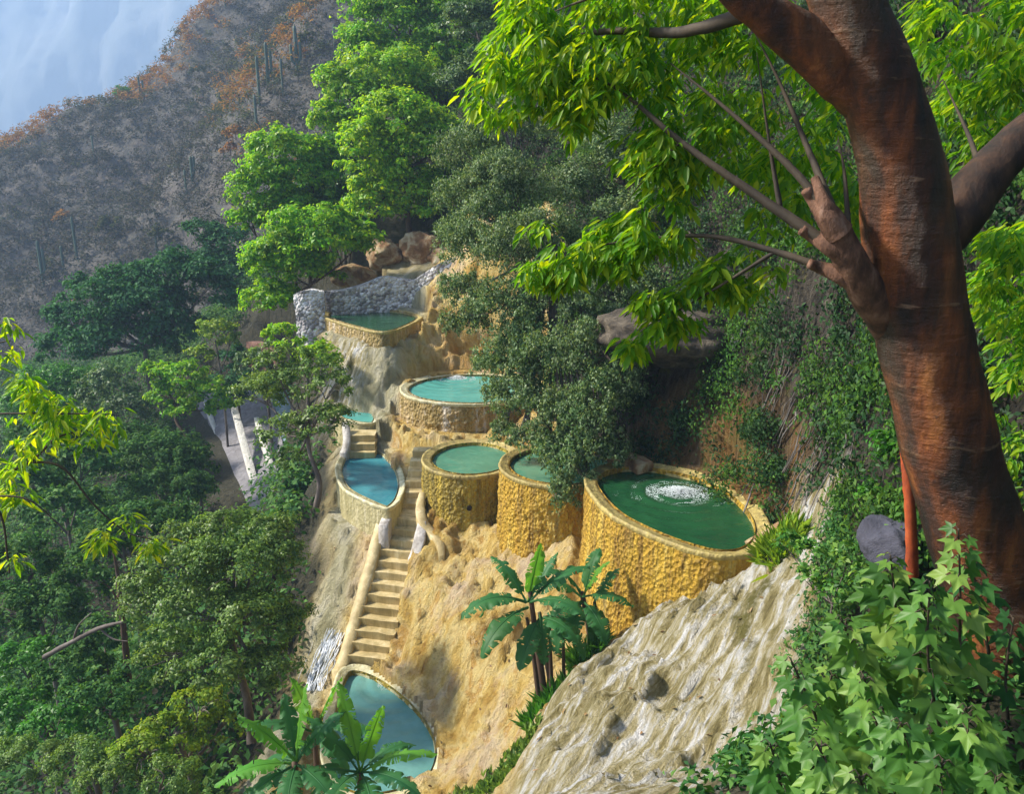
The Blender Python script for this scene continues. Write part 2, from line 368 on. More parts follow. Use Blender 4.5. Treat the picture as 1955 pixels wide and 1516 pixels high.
GP = [P(*a) for a in [
 # main yellow slope
 (880,1050,17.8),(800,1100,17.4),(900,1200,15.4),(1000,1100,16.2),(950,1060,17.2),(1000,1250,14.0),(850,1350,14.2),(900,1450,12.3),
 (830,1470,13.0),(950,1500,11.0),(770,1240,16.0),(850,1120,16.8),(1090,1090,15.7),(1060,1160,14.9),(1150,1185,14.6),(1200,1195,14.1),(1040,1040,16.7),
 (940,1340,13.4),(790,1300,15.2),
 # gully with the banana plants, near ridge
 (1050,1345,12.1),(1130,1255,12.9),(985,1440,10.6),(960,1516,9.9),
 (1430,1055,12.4),(1350,1120,11.8),(1250,1195,11.2),(1150,1285,10.3),(1060,1375,9.5),(1010,1460,8.7),(990,1516,8.3),
 (1250,1400,8.4),(1450,1300,8.6),(1450,1150,10.2),(1500,1050,11.0),(1600,990,10.2),(1350,1500,7.1),(1150,1500,7.6),(1330,1260,10.0),(1540,970,11.4),
 (1700,1400,6.2),(1600,1200,8.0),(1560,1490,6.3),(1700,1050,8.6),
 # left of the stairs
 (640,1080,18.6),(600,1170,17.9),(620,1300,16.2),(640,1000,19.6),(585,1000,20.6),(560,1420,14.0),(690,1020,19.0),(590,940,22.0),
 # flows below the top pool, beside the blue pool
 (745,730,25.6),(700,700,26.0),(775,850,22.4),(740,800,24.0),(775,890,21.4),(800,700,26.9),(740,860,22.6),(655,700,26.6),(800,660,27.3),(700,760,25.5),(830,690,27.0),
 (760,1000,18.6),(720,1130,17.4),(690,1265,16.1),(640,650,27.6),
 # cliff
 (1300,885,16.9),(1300,700,17.9),(1300,500,19.5),(1300,200,22.0),(1000,400,26.0),(1000,100,32.0),(1480,960,13.0),(1500,900,13.4),(1500,600,15.0),(1600,300,15.0),
 (1150,760,20.8),(1150,600,22.0),(1060,830,21.2),(1050,700,24.0),(980,700,27.6),(930,660,28.5),(1620,900,11.6),
 (1700,700,11.0),(1900,600,9.0),(1900,200,11.0),(1200,300,23.5),(1220,880,18.0),(1400,920,15.2),
 (850,505,33.0),(850,430,35.0),(850,200,42.0),(700,400,38.0),(720,150,50.0),(680,540,32.5),(780,560,31.8),(640,600,31),
 # valley floor on the left
 (480,880,36),(400,800,45),(250,700,55),(500,640,45),(560,700,38),(540,1000,28),
 (100,1400,20),(300,1300,20.5),(100,1100,31),(100,900,45),(0,700,72),(300,900,40),(450,1090,25),(420,1400,16.5),
 ]] + [np.array(a, float) for a in [
 (0,0,-2.2),(0,5,-5.2),(2.5,4,-2.9),(3.6,3.4,-2.6),(1.5,2,-2.5),(6,4,1.5),(9,4,6),(8,0,5),(6,-5,2),(-4,5,-8.2),(-9,5,-12),(-9,0,-11),(-20,10,-17),(-20,0,-16),(-4,9,-10),(-8,13,-14),(12,10,10),(12,25,11),(14,40,15),(5,0,.2),(14,0,11),(9,14,6),
 (-40,40,-19),(-40,75,-18),(-15,75,-5),(5,70,14),(-25,60,-13),(-45,10,-20),(2.3,7,-6.3),(0.5,7,-6.5),(0,60,10),
 (-7.8,22,-12),(-9,28,-14),(-8,19,-12),(3.3,14.5,-6.9)]]
H = mq_fit(GP, .6, 2e-3)

def ell(cx, cy, rx, ry, n=28):
    a = np.linspace(0, 2*np.pi, n, endpoint=False); return np.stack([cx+rx*np.cos(a), cy+ry*np.sin(a)], 1)
def pxpoly(pts, z): return np.array([PZ(a, b, z)[:2] for a, b in pts])
def ccw(p):
    a = .5*np.sum(p[:,0]*np.roll(p[:,1],-1)-np.roll(p[:,0],-1)*p[:,1]); return p if a > 0 else p[::-1]
def offset(poly, d):                     # poly ccw; positive d inwards
    e = np.roll(poly,-1,0)-np.roll(poly,1,0); n = norm(np.stack([-e[:,1], e[:,0]], 1)); return poly+n*d
def inside(poly, x, y):
    c = np.zeros(x.shape, bool); j = len(poly)-1
    for i in range(len(poly)):
        xi, yi = poly[i]; xj, yj = poly[j]
        hit = ((yi > y) != (yj > y)) & (x < (xj-xi)*(y-yi)/(yj-yi+1e-12)+xi); c ^= hit; j = i
    return c
POOLS = {}   # name: (outline ccw smooth, rim z, water z, bottom z, thickness)
def pool_def(k, poly, zr, zw, zb, th): POOLS[k] = (ccw(resample(poly, 150, True)), zr, zw, zb, th)
pool_def('big', pxpoly([(1117,918),(1126,938),(1143,960),(1172,985),(1210,1006),(1255,1026),(1305,1044),(1355,1057),(1405,1060),(1445,1050),(1470,1022),(1462,985),(1425,945),(1365,912),(1295,892),(1220,882),(1160,886),(1125,900)], -6.0), -6.0, -6.14, -9.4, .26)
pool_def('orange', ell(1.2,18.05,1.5,1.55), -6.5, -6.62, -9.3, .24)
pool_def('green', ell(-1.08,19.95,1.32,1.5), -7.0, -7.12, -9.2, .25)
pool_def('upper', ell(-1.3,24.8,2.32,2.1), -6.3, -6.40, -8.2, .26)
pool_def('blue', pxpoly([(668,856),(652,868),(642,888),(643,908),(656,932),(692,953),(732,969),(750,966),(766,948),(772,918),(762,888),(742,864),(710,852)], -7.85), -7.85, -7.97, -10.2, .17)
pool_def('teal', pxpoly([(668,803),(690,807),(716,806),(722,792),(712,778),(690,772),(655,772),(640,782),(645,796)], -7.2), -7.2, -7.28, -8.6, .16)
pool_def('lower', pxpoly([(652,1278),(690,1270),(742,1290),(800,1335),(840,1388),(850,1440),(830,1488),(775,1516),(690,1528),(630,1500),(614,1420),(630,1330)], -10.75), -10.75, -10.9, -12.6, .2)
pool_def('top', pxpoly([(619,604),(672,622),(735,633),(790,616),(805,600),(760,590),(690,588),(630,592)], -4.75), -4.75, -4.86, -6.4, .22)

# non-uniform grid
xs = np.unique(np.concatenate([np.arange(-60,-9,1.0), np.arange(-9,7.5,.075), np.arange(7.5,30,.6)]))
ys = np.unique(np.concatenate([np.arange(-6,6,.5), np.arange(6,33,.085), np.arange(33,86,.8)]))
GX, GY = np.meshgrid(xs, ys); GZ = H(GX, GY)
# zones (world-space boundaries)
xb = np.interp(GY, [0,5,9,12.5,14.5,16.5,18.5,21,23,26,29,31.5,36,50], [3.4,3.6,4.3,5.0,4.7,3.5,2.2,1.1,1.2,1.4,.2,-1.6,-4,-8])
xl = np.interp(GY, [5,10,12,16,19,22,26,31,36], [-2.5,-4.6,-5.6,-5.4,-5.2,-5.4,-6.0,-8.2,-9])
xg = np.interp(GY, [5,7,8.5,10.5,12,13.4,14], [-1.4,-.6,-.1,.35,1.1,2.9,6])
wob = (fbm(np.stack([GX.ravel()*.8, GY.ravel()*.8, 0*GX.ravel()],1), 3, 5).reshape(GX.shape)-.5)*1.2
cliff = sstep(GX-xb+wob*.6, -.15, .35); soilr = sstep(GX-(2.5+(GY-6.6)*.5)+wob*.3, -.15, .3)*(1-sstep(GY, 9.5, 11))
trav = sstep(GX-xl+wob, -.3, .4)*(1-sstep(GY, 33, 35))*sstep(GY, 4, 5.5)
pw = P(662,685,26.6); white_b = np.exp(-((GX-pw[0])**2/.8+(GY-pw[1])**2/1.2)*1.2)
white = sstep(GX-xg+wob*.25, -.1, .35)*(1-sstep(GY, 12.6, 13.6))*(1-soilr); trav = trav*(1-soilr)
# small relief
pt = np.stack([GX.ravel(), GY.ravel(), GZ.ravel()], 1)
flow = np.stack([(pt[:,0]*.8-pt[:,1]*.6)*2.4, (pt[:,0]*.6+pt[:,1]*.8)*.8, pt[:,2]*.6], 1)   # drapery running down the slope
n1 = fbm(flow+fbm(pt*.7,3,3)[:,None]*1.5, 5, 11).reshape(GX.shape)
n2 = fbm(pt*2.3, 4, 23).reshape(GX.shape); n3 = fbm(pt*.5, 4, 31).reshape(GX.shape); n4 = fbm(pt*6, 3, 41).reshape(GX.shape)
rid = 1-np.abs(2*n1-1)
al = pt[:,0]*.62+pt[:,1]*.78; ac = -pt[:,0]*.78+pt[:,1]*.62
fib = (1-np.abs(2*fbm(np.stack([al*.9, ac*3.2, pt[:,2]*.8], 1)+fbm(pt*.8,2,45)[:,None]*.7, 4, 46)-1)).reshape(GX.shape); fib2 = fbm(np.stack([al*2.2, ac*7.5, pt[:,2]*2], 1), 3, 47).reshape(GX.shape)
amp = trav*(1-cliff)
GZ = GZ + amp*((1-white)*((rid-.75)*.55 + (n2-.5)*.62 + (n4-.5)*.26) + white*((np.clip(fib,.56,1)-.78)*.50+(fib2-.5)*.13+(n3-.5)*.9+(n2-.5)*.12+(n4-.5)*.08+(fbm(pt*11,2,48).reshape(GX.shape)-.5)*.10)) + cliff*((n3-.5)*1.6+(n2-.5)*1.15+(rid-.7)*.6+(n4-.5)*.4) + (1-trav)*(1-cliff)*(n3-.5)*1.6
def blur(a):
    p = np.pad(a, 1, mode='edge'); return sum(p[i:i+a.shape[0], j:j+a.shape[1]] for i in (0,1,2) for j in (0,1,2))/9
bl = blur(blur(blur(GZ))); GZ = np.where(white > .3, np.clip(GZ, bl-.055, bl+.16), np.maximum(GZ, bl-.10))
# hollow out pools and the stair channel
for k, (o, zr, zw, zb, th) in POOLS.items():
    m_ = inside(offset(o, th*.55), GX, GY); GZ[m_] = np.minimum(GZ[m_], zw-.45)
    ring = inside(offset(o, -.35), GX, GY) & ~m_
    near = GY < o[:,1].mean()            # downhill side: keep the wall free-standing
    cap = np.where(near, zr-(.9 if k != 'top' else .45), zr+.05)
    if k in ('lower',): cap = np.where((GX < o[:,0].mean()) & (GY < o[:,1].mean()+1.0), zr-.5, zr+.35)
    GZ[ring] = np.minimum(GZ[ring], cap[ring])
    if k in ('lower', 'blue', 'teal'):
        c_ = o.mean(0); over_ = inside(offset(o, -.5), GX, GY) & ~inside(offset(o, th+.02 if k != 'lower' else th-.04), GX+(n2-.5)*.25, GY+(n4-.5)*.2)
        sel_ = over_ & (((GX-c_[0])*.9+(GY-c_[1])*.25) > (.25 if k == 'lower' else .45)); GZ[sel_] = np.maximum(GZ[sel_], zr+.12+(n2[sel_]-.4)*.5)
ST_T, ST_B = PZ(779,984,-8.25), PZ(703,1268,-10.75)
d_ = (ST_B-ST_T)[:2]; ln = np.linalg.norm(d_); d_ /= ln; nrm_ = np.array([d_[1], -d_[0]])
u_ = (GX-ST_T[0])*d_[0]+(GY-ST_T[1])*d_[1]; w_ = (GX-ST_T[0])*nrm_[0]+(GY-ST_T[1])*nrm_[1]
zst = ST_T[2]+(ST_B[2]-ST_T[2])*np.clip(u_/ln,0,1)
m_ = (u_ > -1.6) & (u_ < ln+.1) & (w_ > -.40) & (w_ < .72); GZ[m_] = np.minimum(GZ[m_], zst[m_]-.38)
m_ = (GX > -3.35) & (GX < -2.25) & (GY > 18.3) & (GY < 22.3)   # side steps beside the green pool
GZ[m_] = np.minimum(GZ[m_], np.interp(GY[m_], [18.3,19.5,22.3], [-8.7,-8.6,-7.6]))
ROAD_L = resample(np.array([P(360,770,47), P(420,860,42), P(450,930,37), P(475,1000,33)]), 30); ROAD_R = resample(np.array([P(520,760,46), P(540,860,40), P(560,930,35), P(590,1000,31)]), 30)
for q0, q1 in zip(ROAD_L, ROAD_R):
    rm = (np.abs(GY-(q0[1]+q1[1])/2) < .9) & (GX > q0[0]-2) & (GX < q1[0]+3.5); GZ[rm] = np.minimum(GZ[rm], (q0[2]+q1[2])/2+.2)
orange = np.zeros_like(GX)
for cx, cy, r_ in ((4.6,15.2,1.5),(3.2,17.0,1.2),(-.2,23.3,.9),(-2,27.2,1.0),(5.0,13.6,.8)): orange = np.maximum(orange, np.exp(-((GX-cx)**2+(GY-cy)**2)/r_**2))
orange = np.clip(orange*.7*(.5+n2)*(1-sstep(GZ, -4.9, -3.6)), 0, 1)
pale = trav*sstep(-GX+np.interp(GY,[10,14,16,19,24,30],[-5.3,-4.4,-4.0,-3.7,-3.6,-3.0])+wob*.5, -.1, .5)
moss = np.clip(white*sstep(GX, 1.2, 4.0)+.35*trav+cliff*.8, 0, 1)
o_ = POOLS['top'][0]; seen_ = inside(offset(o_, .1), GX, GY)
for dd in np.arange(.0, 1.5, .06):                        # rock apron carrying the topmost pool
    mm = inside(offset(o_, -dd), GX, GY) & ~seen_; seen_ |= mm; mm &= GY < o_[:,1].mean()+.6
    GZ[mm] = np.maximum(GZ[mm], -5.25-dd*(1.0+.5*dd)+(n2[mm]-.5)*.6+(rid[mm]-.7)*.35)
white = np.maximum(white, np.clip(white_b*1.2, 0, 1))
nx, ny = len(xs), len(ys); Vg = np.stack([GX.ravel(), GY.ravel(), GZ.ravel()], 1); Fg = grid_faces(nx, ny)
zone = np.where(cliff.ravel() > .5, 2, np.where(trav.ravel() > .5, 1, 0))
fz = np.max(zone[Fg], axis=1)
AT = dict(trav=trav.ravel(), pale=pale.ravel(), white=white.ravel(), cliff=cliff.ravel(), orange=orange.ravel(), moss=moss.ravel())
for z, nm, lb, ct in ((0,'ground','dark forest floor of the valley side','ground'),(1,'travertine_slope','cream and yellow travertine flows below the pools','rock slope'),(2,'cliff','dark overgrown cliff behind the pools','cliff')):
    f = Fg[fz == z]; used, inv = np.unique(f, return_inverse=True)
    o = mesh_obj(nm, Vg[used], inv.reshape(f.shape), M['ground'], smooth=True, attrs={k: v[used] for k, v in AT.items()})
    struct(o, lb, ct)
def hgt(x, y):                            # final ground height
    i = int(np.clip(np.searchsorted(xs, x), 1, nx-1)); j = int(np.clip(np.searchsorted(ys, y), 1, ny-1)); return float(GZ[j, i])
def hgt_v(x, y):
    i = np.clip(np.searchsorted(xs, x), 1, nx-1); j = np.clip(np.searchsorted(ys, y), 1, ny-1); return GZ[j, i]

def ground_hit(px, py, Y0=3.0, Y1=60):
    d = ray(px, py); Y = np.arange(Y0, Y1, .05); p = d[None]*(Y/d[1])[:,None]; h = hgt_v(p[:,0], p[:,1]); k = np.where(p[:,2] < h)[0]
    return p[k[0]] if len(k) else P(px, py, Y1)
# ---- far hill with scrub, and the mountain behind it
HP = [P(*a) for a in [
 (-300,420,150),(-150,340,140),(0,285,138),(80,250,140),(160,212,142),(280,155,146),(340,85,150),(420,5,156),(470,-80,165),
 (0,450,112),(0,600,98),(0,750,85),(200,350,120),(200,500,100),(200,620,92),(330,330,118),(380,200,132),(450,100,140),(480,0,148),
 (300,450,100),(400,380,98),(450,260,104),(500,170,108),(600,40,112),(690,-20,116),(760,-100,122),
 (500,300,92),(600,200,96),(680,120,100),(420,480,88),(600,330,84),(720,250,88),(850,100,95),(520,120,122),(560,20,132)]]
HP += [p+np.array([-6,26,-16]) for p in [P(0,285,138), P(160,212,142), P(280,155,146), P(420,5,156)]] + [p+np.array([-10,70,-50]) for p in [P(-150,340,140), P(160,212,142), P(420,5,156)]]
HP += [np.array(a, float) for a in [(-140,60,-30),(-70,60,-24),(-20,75,-8),(40,110,30),(40,160,50)]]
HH = mq_fit(HP, 4, 1e-2)
hx = np.arange(-150, 45, 1.1); hy = np.arange(74, 240, 1.1); hX, hY = np.meshgrid(hx, hy); hZ = HH(hX, hY)
q = np.stack([hX.ravel(), hY.ravel(), hZ.ravel()], 1); hZ = hZ + ((fbm(q*.07, 5, 51)-.5)*7 + (fbm(q*.35, 3, 52)-.5)*2.0).reshape(hZ.shape)
def hill_mat():
    m, t, b = new_mat('dry_scrub_hillside'); v = coords(t); n = noise(t, v, .12, 8, .7); n2 = noise(t, v, .9, 6, .7)
    col = ramp(t, n, [(.3,(.05,.052,.04)),(.5,(.085,.078,.065)),(.65,(.12,.10,.085)),(.8,(.14,.11,.05))])
    col = mixc(t, ramp(t, n2, [(.45,(0,0,0)),(.7,(.5,.5,.5))]), col, (.12,.10,.09))
    t.links.new(col, b.inputs[0]); b.inputs["Roughness"].default_value = .95; bump(t, b, n2, .8, 1.0); return m
o = mesh_obj('hill', np.stack([hX.ravel(), hY.ravel(), hZ.ravel()], 1), grid_faces(len(hx), len(hy)), hill_mat(), smooth=True); struct(o, 'dry scrubby hillside across the valley', 'hill')
def hh_v(x, y):
    i = np.clip(np.searchsorted(hx, x), 1, len(hx)-1); j = np.clip(np.searchsorted(hy, y), 1, len(hy)-1); return hZ[j, i]
def hill_hit(px, py):
    d = ray(px, py); Y = np.arange(76, 230, .5); p = d[None]*(Y/d[1])[:,None]; h = hh_v(p[:,0], p[:,1]); k = np.where(p[:,2] < h)[0]
    return p[k[0]] if len(k) else None
mx_ = np.linspace(-1500, 500, 200); mz_ = np.linspace(-160, 330, 90); MX, MZ = np.meshgrid(mx_, mz_)
q = np.stack([MX.ravel()*.008, MZ.ravel()*.0035, 0*MX.ravel()], 1)
MY = 900 + .55*(MZ+60) + .2*np.abs(MX+350) + ((1-np.abs(2*fbm(q,6,61)-1))-.7).reshape(MX.shape)*-110
def mtn_mat():
    m, t, b = new_mat('mountain_rock'); n = noise(t, coords(t,(1,1,.35)), .018, 10, .7)
    t.links.new(ramp(t, n, [(.35,(.05,.065,.05)),(.55,(.085,.095,.085)),(.7,(.15,.15,.145))]), b.inputs[0]); b.inputs["Roughness"].default_value = .95; bump(t, b, n, .6, 5); return m
o = mesh_obj('mountain', np.stack([MX.ravel(), MY.ravel(), MZ.ravel()], 1), grid_faces(len(mx_), len(mz_)), mtn_mat(), smooth=True); struct(o, 'hazy blue mountain wall in the distance', 'mountain')

# ------------------------------------------------------------------ pools
def ring_mesh(outl, prof):                # prof: list of (inward offset, z); swept round the outline
    n = len(outl); V = []
    for d, z in prof: V.append(np.concatenate([offset(outl, d), np.full((n,1), z)], 1))
    return np.concatenate(V), grid_faces(n, len(prof), True)
def build_pool(k, label, wmat, rmat, wat, wlabel, rough=.07, rim_h=.07, over=.035):
    o, zr, zw, zb, th = POOLS[k]; c = o.mean(0)
    root = thing('stone_pool', label, 'pool', (c[0], c[1], zb), 'round hot spring pools on the travertine slope')
    oo = resample(o, 320, True); zz = np.linspace(zr-.02, zb, 70)
    V, F = ring_mesh(oo, [(0, z) for z in zz]); n = len(oo)
    cen = np.concatenate([np.tile(c, (len(V),1))], 0); out = norm(np.concatenate([V[:,:2]-cen, np.zeros((len(V),1))], 1))
    q = V*np.array([6.5,6.5,5.0]); w = sstep(zr-V[:,2], 0, .5)
    dsp = (fbm(q, 5, 71)-.5)*rough*2.2*(.35+.65*w) + (1-np.abs(2*fbm(V*np.array([3,3,.5]),3,72)-1)-.7)*rough*.35*w + w*.02
    dsp += (fbm(V*np.array([14,14,7]), 3, 73)-.5)*rough*2.0*w
    dsp += sstep(zr-V[:,2], .8, 2.6)*.10
    V = V+out*dsp[:,None]
    Vi, Fi = ring_mesh(oo, [(th, zr-.02), (th+.02, zw-.2), (th+.05, zw-.5)])
    Vm, Fm = merge([(V, F), (Vi, Fi[:, ::-1])]); mesh_obj('wall', Vm, Fm, wmat, root, smooth=True)
    Vr, Fr = ring_mesh(oo, [(-.005, zr-.10), (-.022, zr-.06), (-.025, zr-.01), (-.004, zr+.008), (.035, zr+.002), (.05, zr-.012), (th*.7, zr-.035), (th-.02, zr-.055), (th+.005, zr-.10), (th+.015, zr-.3)])
    nz = (fbm(Vr*4, 4, 75)-.5); Vr = Vr + np.stack([nz*.05, (fbm(Vr*4, 4, 76)-.5)*.05, (fbm(Vr*6, 3, 77)-.5)*.03], 1)
    mesh_obj('rim', Vr, Fr, rmat, root, smooth=True)
    # water surface
    wl = offset(oo, th-.01); m = len(wl); rings = [wl*(1-s)+wl.mean(0)*s for s in np.linspace(0,.97,44)]
    Vw = np.concatenate([np.concatenate([r, np.full((m,1), zw)], 1) for r in rings]); 
    Vw[:,2] += (fbm(Vw*3.2, 3, 81)-.5)*.025
    spl = {'big': PZ(1295,940,-6.14), 'upper': PZ(872,722,-6.40), 'lower': PZ(745,1305,-10.9)}.get(k)
    if spl is not None: dd = np.linalg.norm(Vw[:,:2]-spl[:2], axis=1); Vw[:,2] += .014*np.sin(dd*17+2*fbm(Vw*1.5,2,83))*np.exp(-dd*.75)
    Vw = np.concatenate([Vw, [[wl[:,0].mean(), wl[:,1].mean(), zw]]]); b0 = 43*m; j = np.arange(m)
    wo = mesh_obj('water', Vw, [grid_faces(m, 44, True), np.stack([b0+j, b0+(j+1) % m, np.full(m, len(Vw)-1)], 1)], wat, smooth=True)
    struct(wo, wlabel, 'water'); return root
big = build_pool('big', 'largest orange walled pool with dark green water, beside the pale ridge', M['wall_orange'], M['rim'], M['water_dark'], 'dark green water of the largest pool', .034)
build_pool('orange', 'rough orange round pool half hidden by hanging leaves', M['wall_orange'], M['rim'], M['water_green'], 'murky water of the rough orange pool', .045)
grn = build_pool('green', 'yellow round pool with a drain hole, pale green water', M['wall_yellow'], M['rim'], M['water_green'], 'pale green water of the pool with a drain hole', .03)
build_pool('upper', 'higher round pool with white and brown streaks on its wall', M['wall_streak'], M['rim_pale'], M['water_teal'], 'turquoise water of the streaked upper pool', .05)
build_pool('blue', 'curved pale walled pool of blue water at the head of the stairs', M['wall_pale'], M['rim_pale'], M['water_blue'], 'blue water at the head of the stairs', .02)
build_pool('teal', 'small teal pool above the blue pool, reached by short steps', M['wall_pale'], M['rim_pale'], M['water_teal'], 'teal water above the blue pool', .02)
build_pool('lower', 'lowest pool at the foot of the long stairs, milky water', M['wall_yellow'], M['rim_pale'], M['water_milky'], 'milky water at the foot of the stairs', .03)
build_pool('top', 'topmost straight sided pool below the rubble wall', M['wall_streak'], M['rim'], M['water_dark'], 'green water below the rubble wall', .02)
def hole(parent, p, r, aim):
    a = norm(np.array(aim, float)); V, F = tube_data([p+a*.03, p-a*.25], [r, r], 14, cap=False)
    V2, F2 = tube_data([p+a*.012, p-a*.25], [r*.0+.001, .001], 6)
    j = np.arange(14); V = np.concatenate([V, [p+a*.02]]); F.append(np.stack([j, (j+1) % 14, np.full(14, len(V)-1)], 1))
    return mesh_obj('drain_hole', V, F, M['hole'], [c for c in parent.children if c.name.startswith('wall')][0])
pp = P(896,970,18.42); hole(grn, pp+np.array([0,-.02,0]), .065, (-.1,-1,0))

# foam and falling water
def foam(p, rx, ry, n, hmax, label, name='splash_foam'):
    r = RS.rand(n)**.7*1.05; a = RS.rand(n)*2*np.pi; lump = .6+.8*fbm(np.stack([np.cos(a)*2, np.sin(a)*2, r*3], 1), 3, 88); r = r*lump*1.2
    pos = np.stack([p[0]+rx*r*np.cos(a), p[1]+ry*r*np.sin(a), p[2]+hmax*np.exp(-(r*2.4)**2)*RS.rand(n)-.004], 1); s = (.003+.013*RS.rand(n))*np.exp(-r*1.1)
    oc = np.array([[1,0,0],[-1,0,0],[0,1,0],[0,-1,0],[0,0,1],[0,0,-1]], float); of = np.array([[0,2,4],[2,1,4],[1,3,4],[3,0,4],[2,0,5],[1,2,5],[3,1,5],[0,3,5]])
    V = (pos[:,None,:]+oc[None]*s[:,None,None]*np.array([1.6,1.6,.8])).reshape(-1,3); F = (np.arange(n)[:,None,None]*6+of[None]).reshape(-1,3)
    return struct(mesh_obj(name, V, F, M['foam'], smooth=True), label, 'foam', 'stuff')
c1 = PZ(1295,940,-6.14); foam(c1, .95, .58, 6500, .12, 'white bubbling splash in the largest pool')
c2 = PZ(872,722,-6.40); foam(c2, .7, .42, 4500, .10, 'white splash where water enters the upper pool')
c3 = PZ(745,1305,-10.9); foam(c3, .32, .22, 1200, .12, 'white splash at the foot of the stairs in the lowest pool')
c4 = PZ(814,1362,-10.9); foam(c4, .2, .18, 600, .10, 'small splash on the rock side of the lowest pool')
def fall(pts, w, label, nm='waterfall'):
    pts = resample(np.array(pts), 24); t_ = norm(np.gradient(pts, axis=0)); s = norm(np.cross(t_, np.array([.2,-1,.3])))
    u = np.linspace(-.5,.5,9); V = (pts[:,None]+s[:,None]*u[None,:,None]*w).reshape(-1,3)
    back = V.copy(); bul = np.tile(np.cos(u*np.pi)*.05, len(pts)); V[:,1] -= bul; V += (np.stack([fbm(V*6,3,95),fbm(V*6,3,96),0*V[:,0]],1)-.5)*.12
    V[:,2] += 0; F = grid_faces(9, len(pts)); Vm, Fm = merge([(V, F), (back+np.array([0,.04,0]), F[:, ::-1])])
    return struct(mesh_obj(nm, Vm, Fm, M['fall'], smooth=True), label, 'waterfall')
def strands(path, n, spread, r, label):
    parts = []
    for i in range(n):
        o_ = RS.normal()*spread; pts = [ground_hit(px+o_+RS.normal()*spread*.35, py, 8, 30)+np.array([0,-.02,.015]) for px, py in path]
        f0 = RS.rand()*.4; pts = resample(np.array(pts), 22)[int(f0*14):]; parts.append(tube_data(pts, np.full(len(pts), r)*(.5+RS.rand()), 6, 26, .4))
    return struct(mesh_obj('waterfall', *merge(parts), M['fall'], smooth=True), label, 'waterfall')
strands([(640,1200),(630,1222),(620,1245),(610,1270),(600,1295),(592,1320)], 34, 8, .010, 'white trickle beside the long stairs')
M['fall'] = rock_mat('grey_water_thread', [(.3,(.16,.16,.17)),(.7,(.34,.34,.36))], 6)
strands([(1432,596),(1418,620),(1400,655),(1384,690),(1372,715),(1362,740)], 9, 5, .012, 'thin grey water threads falling down the dark cliff')

# ------------------------------------------------------------------ stairs
def box_data(c, ax, ay, az, j=0.0):       # centre and three half-axis vectors, subdivided a little and worn
    nn = 6; g = np.linspace(-1,1,nn); Vs, Fs = [], []
    for a, b, n_ in ((ax,ay,az),(ay,ax,-np.array(az)),(ay,az,ax),(az,ay,-np.array(ax)),(az,ax,ay),(ax,az,-np.array(ay))):
        A, B = np.meshgrid(g, g); V = np.array(c)+np.array(n_)+A.ravel()[:,None]*np.array(a)+B.ravel()[:,None]*np.array(b); Vs.append(V); Fs.append(grid_faces(nn, nn))
    V, F = merge(list(zip(Vs, Fs)))
    if j: V = V + (np.stack([fbm(V*5,3,101),fbm(V*5,3,102),fbm(V*5,3,103)],1)-.5)*j*2
    return V, F
stair = thing('staircase', 'long straight plaster staircase down to the lowest pool', 'stairs', ST_B)
NS = 13; D3 = np.array([d_[0], d_[1], 0]); N3 = np.array([nrm_[0], nrm_[1], 0]); run = ln/NS; rise = (ST_T[2]-ST_B[2])/NS
for k in range(NS):
    ctr = ST_T + D3*(run*(k+.5)) ; top = ST_T[2]-rise*k-.02
    V, F = box_data([ctr[0], ctr[1], top-.3], D3*(run*.52), N3*.50, np.array([0,0,.3]), .03); mesh_obj('step', V, F, M['step'], stair)
# left parapet: a sloping beam, kinked at its head
def beam(name, pts, w, h, mat, parent=None, n=40, j=.02):
    pts = resample(np.array(pts, float), n); t_ = norm(np.gradient(pts, axis=0)); s = norm(np.cross(t_, np.array([0,0,1.0])))
    wv = np.broadcast_to(np.asarray(w, float), (n,)) if np.ndim(w) == 0 else np.interp(np.linspace(0,1,n), np.linspace(0,1,len(w)), w)
    hv = np.broadcast_to(np.asarray(h, float), (n,)) if np.ndim(h) == 0 else np.interp(np.linspace(0,1,n), np.linspace(0,1,len(h)), h)
    pr = [(-.5,-1),(-.5,-.5),(-.5,-.03),(-.46,0),(0,.004),(.46,0),(.5,-.03),(.5,-.5),(.5,-1)]
    V = np.stack([pts+s*(wv*a)[:,None]+np.stack([0*hv,0*hv,hv*b],1) for a, b in pr], 1).reshape(-1,3)
    V = V+(np.stack([fbm(V*4,3,111),fbm(V*4,3,112),fbm(V*4,3,113)],1)-.5)*j*2
    F = [grid_faces(len(pr), n)]; L_ = len(pr); F2 = []
    for b0 in (0, (n-1)*L_):
        for i in range(1, L_-1): F2.append([b0, b0+i, b0+i+1])
    F.append(np.array(F2)); return mesh_obj(name, V, F, mat, parent, smooth=False)
A = ST_T - N3*.56
beam('parapet', [ST_T+N3*.58+D3*.1+np.array([0,0,.22]), (ST_T+ST_B)/2+N3*.58+np.array([0,0,.20]), ST_B+N3*.59+np.array([0,0,.14]), ST_B+N3*.60+D3*.4+np.array([0,0,-.02])], .30, 1.3, M['step'], stair)
V, F = box_data(ST_T-D3*.42+np.array([0,0,-.3]), D3*.45, N3*.45, np.array([0,0,.3]), .02); o = mesh_obj('landing', V, F, M['step'], stair)
beam('landing_block', [PZ(747,966,-8.0), PZ(731,1004,-8.22)], .26, .7, M['plaster_blue'], stair, 16)
